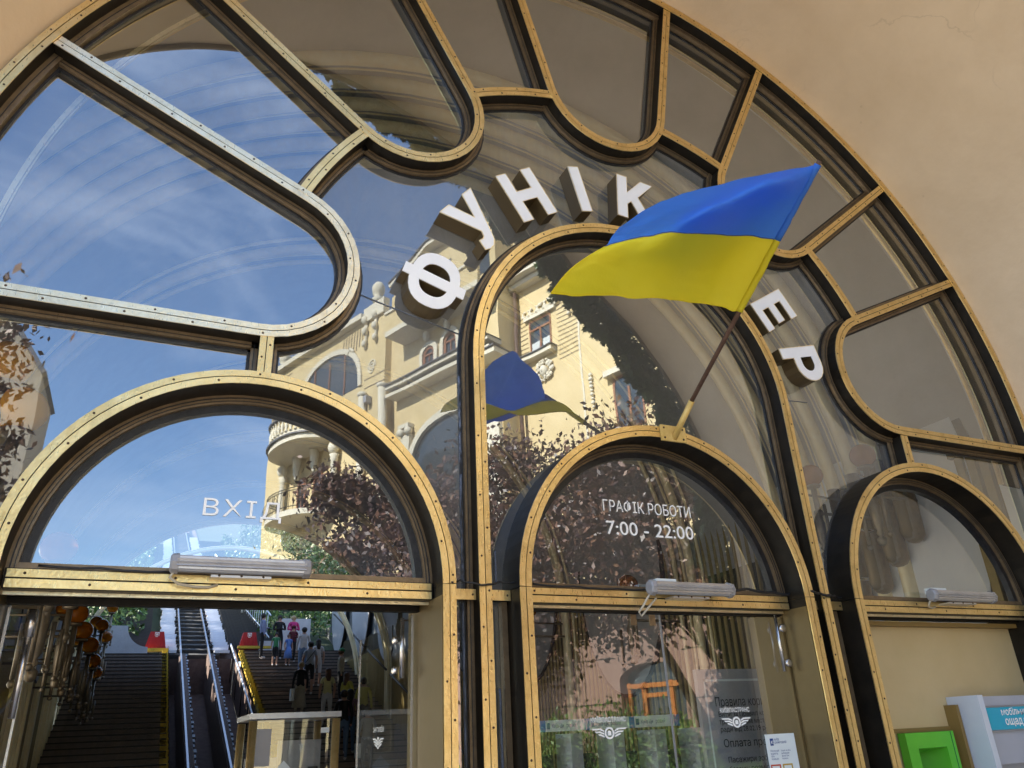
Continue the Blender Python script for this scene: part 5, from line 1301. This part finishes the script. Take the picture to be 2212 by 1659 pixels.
# big arched window of the left bay
fpoly([(2.6, 17.0), (7.6, 17.0)]+[(5.1+2.5*cos(radians(a)), 17.6+1.9*sin(radians(a))) for a in range(0, 181, 12)], .0, .02, WGL, 'arched_window')
fband([(7.6, 17.0)]+[(5.1+2.5*cos(radians(a)), 17.6+1.9*sin(radians(a))) for a in range(0, 181, 12)]+[(2.6, 17.0)], -.28, 0, -.05, .10, YBW, 'window_surround')
for u_ in (3.8, 5.1, 6.4): fbox(u_-.04, u_+.04, 17, 19.2, .02, .06, WOO, 'window_bar')
for k in range(8): fbox(6.15+.22*k, 6.21+.22*k, 18.6+.1*k, 20.2, 0, .014, BRD, 'flute_groove')
for a in range(-4, 5): mb = MB(); mb.sph(FP(6.9+.06*a, 19.3-.05*abs(a), .08), .09, 8, 5); mb.build('leaf_ornament', YBW, bd)
# upper stone balcony: curved slab and balusters
def balc(uc, z, half, out, t=.22, n=16): return [(uc+half*cos(pi-pi*i/n), out*sin(pi*i/n)**.8) for i in range(n+1)]
uc, half, outb = 3.9, 2.45, 1.9
BP = balc(uc, 0, half, outb)
def slab(z0, z1, grow, m, name):
    P_ = [(uc+(u-uc)*grow, o_*grow) for u, o_ in BP]; vs = [FP(u, z0, o_) for u, o_ in P_]+[FP(u, z1, o_) for u, o_ in P_]; n = len(P_)
    return MB().add(vs, [tuple(range(n)), tuple(range(2*n-1, n-1, -1))]+[(i, i+1, n+i+1, n+i) for i in range(n-1)]).build(name, m, bd)
slab(14.72, 14.98, 1.0, YBW, 'balcony_slab'); slab(14.98, 15.06, 1.06, YBS, 'balcony_slab_edge'); slab(15.0, 15.28, .97, YBW, 'balcony_plinth')
mb = MB(); mb.tube([FP(u, 16.1, o_) for u, o_ in BP], .11, 6); mb.build('balcony_coping', YBS, bd)
bl = None
for i in range(22):
    t = (i+.5)/22; a = pi-pi*t; u, o_ = uc+half*.97*cos(a), outb*.97*abs(sin(a))**.8; p = FP(u, 15.28, o_)
    if bl is None:
        mb = MB(); mb.lathe(p, (0, 0, 1), [(0, .09), (.06, .09), (.09, .05), (.28, .10), (.40, .09), (.55, .045), (.65, .05), (.70, .09), (.76, .09)], 8); bl = mb.build('baluster', YBW, bd); bp0 = p
    else: copy_obj(bl, bd, p-bp0)
# lower iron balcony
slabP = [(uc+(u-uc)*.95, o_*.92) for u, o_ in BP]
n = len(slabP); MB().add([FP(u, 11.2, o_) for u, o_ in slabP]+[FP(u, 11.45, o_) for u, o_ in slabP], [tuple(range(n)), tuple(range(2*n-1, n-1, -1))]+[(i, i+1, n+i+1, n+i) for i in range(n-1)]).build('balcony_slab', YBW, bd)
for z in (12.5, 12.38, 11.6): mb = MB(); mb.tube([FP(u, z, o_) for u, o_ in slabP], .022, 5); mb.build('iron_rail', IRN, bd)
for i in range(26):
    t = (i+.5)/26; a = pi-pi*t; u, o_ = uc+half*.95*cos(a), outb*.92*abs(sin(a))**.8
    mb = MB(); mb.rod(FP(u, 11.45, o_), FP(u, 12.5, o_), .014, 4); mb.build('iron_bar', IRN, bd)
for i in (5, 11, 17):
    t = (i+.5)/23; a = pi-pi*t; u, o_ = uc+half*.96*cos(a), outb*.93*abs(sin(a))**.8
    for r in (.15, .26): mb = MB(); mb.tube([FP(u+r*cos(q*pi/8), 12.0+r*1.3*sin(q*pi/8), o_+.03) for q in range(17)], .014, 4); mb.build('iron_scroll', IRN, bd)
# recessed bay behind the balconies
for u_ in (1.78, 6.25):
    mb = MB(); mb.lathe(FP(u_, 11.4, .28), (0, 0, 1), [(0, .22), (.1, .2), (.15, .17), (2.35, .155), (2.42, .2), (2.5, .17), (2.62, .24)], 12); mb.build('column', YBW, bd)
    mb = MB(); mb.sph(FP(u_, 14.35, .35), .26, 10, 7, 1.2); mb.build('column_bracket', YBW, bd)
def arched(uc_, z0, z1, w_, o_, name='arched_window', sur=True, parent=bd):
    r = w_/2; P_ = [(uc_-r, z0), (uc_+r, z0)]+[(uc_+r*cos(radians(a)), z1-r+r*sin(radians(a))) for a in range(0, 181, 15)]
    f = fband(P_[1:]+[P_[0]], -.02, .10, o_, o_+.07, WOO, name); fpoly(P_, o_-.02, o_+.012, WGL, 'pane', f)
    fbox(uc_-.03, uc_+.03, z0, z1-r, o_+.012, o_+.06, WOO, 'window_bar', f); fbox(uc_-r, uc_+r, z1-r-.04, z1-r+.04, o_+.013, o_+.07, WOO, 'window_bar', f)
    if sur: fband([(uc_+r, z0)]+P_[2:]+[(uc_-r, z0)], -.24, -.03, o_, o_+.14, YBW, 'surround', f)
for u_ in (3.25, 4.6, 6.0): arched(u_, 11.5, 13.7, .72, .0, sur=False)
for u_ in (3.1, 4.6):
    mb = MB(); mb.lathe(FP(u_, 13.55, .35), (0, 0, 1), [(0, .02), (.12, .10), (.2, .08), (.3, .18), (.42, .14), (.5, .17), (1.1, .24), (1.2, .2)], 10); mb.build('drop_pendant', YBW, bd)
for u_, z_ in ((.35, 15.9), (8.6, 16.1)): fbox(u_-.12, u_+.12, z_-.35, z_, .05, .35, ALD, 'wall_light')
for u_ in (8.2, 9.75): mb = MB(); mb.rod(FP(u_, 9, .2), FP(u_, 16.3, .2), .19, 10); mb.sph(FP(u_, 16.3, .2), .27, 10, 6, .6); mb.build('column', YBW, bd)
# twin arched windows and ledges of the middle bay
arched(12.35, 16.15, 17.4, .72, -.35); arched(13.75, 16.05, 17.55, .80, -.35); arched(15.2, 16.05, 17.55, .80, -.35)
for u_ in (12.35, 13.75, 15.2): mb = MB(); mb.sph(FP(u_, 17.85, -.1), .16, 8, 6, 1.5); mb.build('keystone', YBW, bd)
fbox(10.3, 16.7, 15.78, 15.95, -.35, .45, YBW, 'ledge'); fbox(10.3, 16.72, 15.95, 16.0, -.35, .55, YBS, 'flashing'); fbox(10.1, 16.6, 15.5, 15.66, -.35, .28, YBW, 'ledge')
fbox(10.6, 16.6, 18.15, 18.4, -.35, .75, YBW, 'balcony_slab'); fbox(10.6, 16.6, 18.4, 19.3, .60, .72, YB, 'balcony_parapet'); fbox(10.6, 16.62, 19.3, 19.42, .55, .8, YBW, 'balcony_coping')
for u_ in (11.2, 13.4, 15.8): fbox(u_-.45, u_+.45, 19.5, 21.3, -.345, -.33, WGL, 'window_glass')
# big arch below the ledge and the ionic pilasters
fpoly([(11.3, 9), (15.8, 9)]+[(13.55+2.25*cos(radians(a)), 12.2+1.6*sin(radians(a))) for a in range(0, 181, 12)], -.34, -.32, WGL, 'arched_window')
fband([(15.8, 9)]+[(13.55+2.25*cos(radians(a)), 12.2+1.6*sin(radians(a))) for a in range(0, 181, 12)]+[(11.3, 9)], -.3, 0, -.35, -.15, YBW, 'window_surround')
for u_ in (10.9, 16.3):
    fbox(u_-.26, u_+.26, 8, 13.6, -.35, -.12, YBW, 'pilaster')
    for s in (-1, 1): mb = MB(); mb.lathe(FP(u_+.24*s, 13.75, -.2), NB, [(0, .17), (.22, .17)], 12); mb.build('ionic_volute', YBW, bd)
    fbox(u_-.34, u_+.34, 13.92, 14.1, -.35, .0, YBW, 'capital')
# canopy box over the bay corner
fbox(15.2, 16.95, 15.2, 15.42, -1.4, .35, YBW, 'bay_cornice'); fbox(15.2, 16.97, 15.42, 15.48, -1.4, .42, YBS, 'flashing'); fbox(15.0, 16.7, 14.1, 14.5, -1.4, .12, YBW, 'bay_ledge')
# right wing
WO = -1.4
fbox(16.62, 24, 18.75, 19.05, WO, WO+.75, YBW, 'cornice'); fbox(16.62, 24, 19.05, 19.12, WO, WO+.85, YBS, 'flashing'); fbox(16.62, 24, 18.5, 18.72, WO, WO+.4, YBW, 'cornice_mould')
for k in range(20): 
    z = 14.7+.19*k
    if z < 18.3:
        fbox(18.75, 19.70, z, z+.028, WO, WO+.012, BRD, 'groove')
        if z < 17.2: fbox(16.75, 17.2, z, z+.028, WO, WO+.012, BRD, 'groove')
f = fband([(17.3, 15.35), (18.45, 15.35), (18.45, 16.85), (17.3, 16.85)], -.0, .07, WO-.02, WO+.03, WOO, 'window', closed=True)
fbox(17.3, 18.45, 15.35, 16.85, WO-.03, WO+.008, WGL, 'pane', f); fbox(17.84, 17.92, 15.35, 16.4, WO+.008, WO+.04, WOO, 'window_bar', f); fbox(17.3, 18.45, 16.38, 16.46, WO+.009, WO+.045, WOO, 'window_bar', f)
for a, b in ((17.4, 17.8), (17.97, 18.35)): fbox(a, b, 15.4, 15.9, WO+.008, WO+.012, CURT, 'curtain', f)
fbox(17.1, 18.65, 15.12, 15.30, WO, WO+.35, YBW, 'window_sill'); fbox(17.05, 18.7, 15.30, 15.34, WO, WO+.42, YBS, 'sill_flashing'); fbox(17.1, 18.75, 16.9, 17.05, WO, WO+.15, YBW, 'window_hood')
def blob_orn(u0, u1, z0, z1, n, r, name):
    mb = MB()
    for i in range(n):
        u, z = random.uniform(u0, u1), random.uniform(z0, z1); mb.sph(FP(u, z, WO+.03+random.random()*.05), r*random.uniform(.6, 1.3), 7, 5, random.uniform(.6, 1.4))
    mb.build(name, YBW, bd)
for k in range(5):
    uu_ = 17.0+.40*k
    mb = MB()
    for q in range(4): mb.tube([FP(uu_+.2+.19*cos(radians(a)), 17.38-.05*q+(.20)*sin(radians(a)), WO+.06+.02*q) for a in range(180, 361, 20)], .022, 5)
    mb.build('swag', YBW, bd)
blob_orn(17.0, 19.0, 17.36, 17.46, 46, .05, 'swag_roses')
# face mask ornament: hair curls round an oval
mb = MB(); cu_, cz_ = 18.0, 14.5
for i in range(90):
    a = random.uniform(0, 2*pi); r = random.uniform(.28, .46); mb.sph(FP(cu_+r*cos(a), cz_+r*1.0*sin(a), WO+.06+random.random()*.06), random.uniform(.035, .07), 7, 5, random.uniform(.6, 1.5))
mb.sph(FP(cu_, cz_-.05, WO+.06), .2, 12, 8, 1.3); mb.sph(FP(cu_, cz_-.06, WO+.24), .05, 8, 6, 1.8); mb.build('mask_ornament', YBW, bd)
for u_, z0, z1 in ((19.35, 16.2, 17.5), (20.2, 12.0, 13.5), (20.9, 14.9, 15.9)):
    mb = MB(); n = int((z1-z0)/.16)
    for i in range(n): mb.sph(FP(u_, z1-.16*i, WO+.08), .085*(1-.35*i/n)+.02*(i % 2), 8, 5, .9)
    mb.build('drop_ornament', YBW, bd)
fbox(19.72, 19.80, 10, 18.4, WO, WO+.03, YBW, 'seam_moulding')
for u_, z_ in ((21.7, 12.0), (21.7, 15.3), (24.2, 12.0)):
    f = fband([(u_-.6, z_-1.0), (u_+.6, z_-1.0), (u_+.6, z_+1.0), (u_-.6, z_+1.0)], 0, .08, WO-.02, WO+.03, WOO, 'window', closed=True)
    fbox(u_-.6, u_+.6, z_-1, z_+1, WO-.03, WO+.008, WGL, 'pane', f); fbox(u_-.04, u_+.04, z_-1, z_+.5, WO+.008, WO+.04, WOO, 'window_bar', f)
    fbox(u_-.8, u_+.8, z_+1.05, z_+1.25, WO, WO+.3, YBW, 'window_hood')
mb = MB(); mb.tube([FP(16.75, 18.6, WO+.2), FP(16.75, 15.6, WO+.2), FP(16.95, 15.2, WO+.5), FP(16.9, 14.6, WO+.35), FP(16.8, 9, WO+.2)], .085, 8); mb.build('downpipe', PIPE, bd)
# pink granite ground storey with an arched orange door
fbox(9.7, 16.62, .0, 5.0, -.35, -.10, PINK, 'granite_base'); 
fbox(16.64, 20.45, 0, 4.9, WO, WO+.42, PINK, 'granite_base'); fbox(22.75, 32, 0, 4.9, WO, WO+.42, PINK, 'granite_base')
arcd = [(20.45, 4.9), (20.45, 3.0)]+[(21.6+1.15*cos(radians(a)), 3.0+.50*sin(radians(a))) for a in range(180, -1, -12)]+[(22.75, 4.9)]
fpoly(arcd, WO, WO+.42, PINK, 'granite_base')
for z in (1.2, 2.4, 3.7): fbox(22.8, 31, z, z+.03, WO+.42, WO+.428, OVE, 'stone_joint'); fbox(16.8, 20.4, z, z+.03, WO+.42, WO+.428, OVE, 'stone_joint')
for u_ in (23.6, 24.6, 25.8, 17.6, 19.1): fbox(u_, u_+.025, .5, 4.8, WO+.42, WO+.427, OVE, 'stone_joint')
fbox(20.0, 32, 4.95, 5.15, WO, WO+.3, YBW, 'ledge')
f = fbox(20.47, 22.73, 0, 3.48, WO, WO+.02, WGL, 'door_glass')
for a, b in ((20.5, 20.62), (21.05, 21.2), (22.0, 22.15), (22.6, 22.72)): fbox(a, b, 0, 2.95, WO+.02, WO+.12, ORG, 'door_post', f)
fbox(20.5, 22.7, 2.78, 2.92, WO+.121, WO+.15, ORG, 'door_rail', f); fbox(21.22, 21.98, 2.5, 2.62, WO+.121, WO+.15, ORG, 'door_rail', f)
# a sheet-metal street lamp-free sky side: low wall and side building behind camera-left
sb = thing('corner_building', 'plain ochre building further down the street at the far left', 'building', (-25, -40, 0))
MB().box(-40, -16, -52, -38, 0, 9).build('wall', YB, sb); MB().box(-40.3, -15.7, -52.3, -37.7, 9, 9.4).build('roof', ROOF, sb)
for k in range(5):
    for z in (2, 5.4): MB().box(-37+4.2*k, -35.4+4.2*k, -37.99, -37.95, z, z+2).build('window', WGL, sb)

nb = thing('corner_building', 'plain grey ochre gable reflected behind the globe lamps at the left edge', 'building', (-10, -33, 0))
MB().prism([(-16, 0), (-5.0, 0), (-5.0, 16.2), (-7.2, 19.3), (-16, 19.3)], -34, -29.8).build('wall', NBW, nb)
MB().band([(-4.85, 16.1), (-7.2, 19.45), (-16, 19.45)], 0, .18, -34.2, -29.5).build('roof_edge', YBS, nb)
for k in range(3):
    for z in (3, 7.5, 12): MB().box(-15+3.6*k, -13.6+3.6*k, -29.79, -29.74, z, z+2).build('window', WGL, nb)
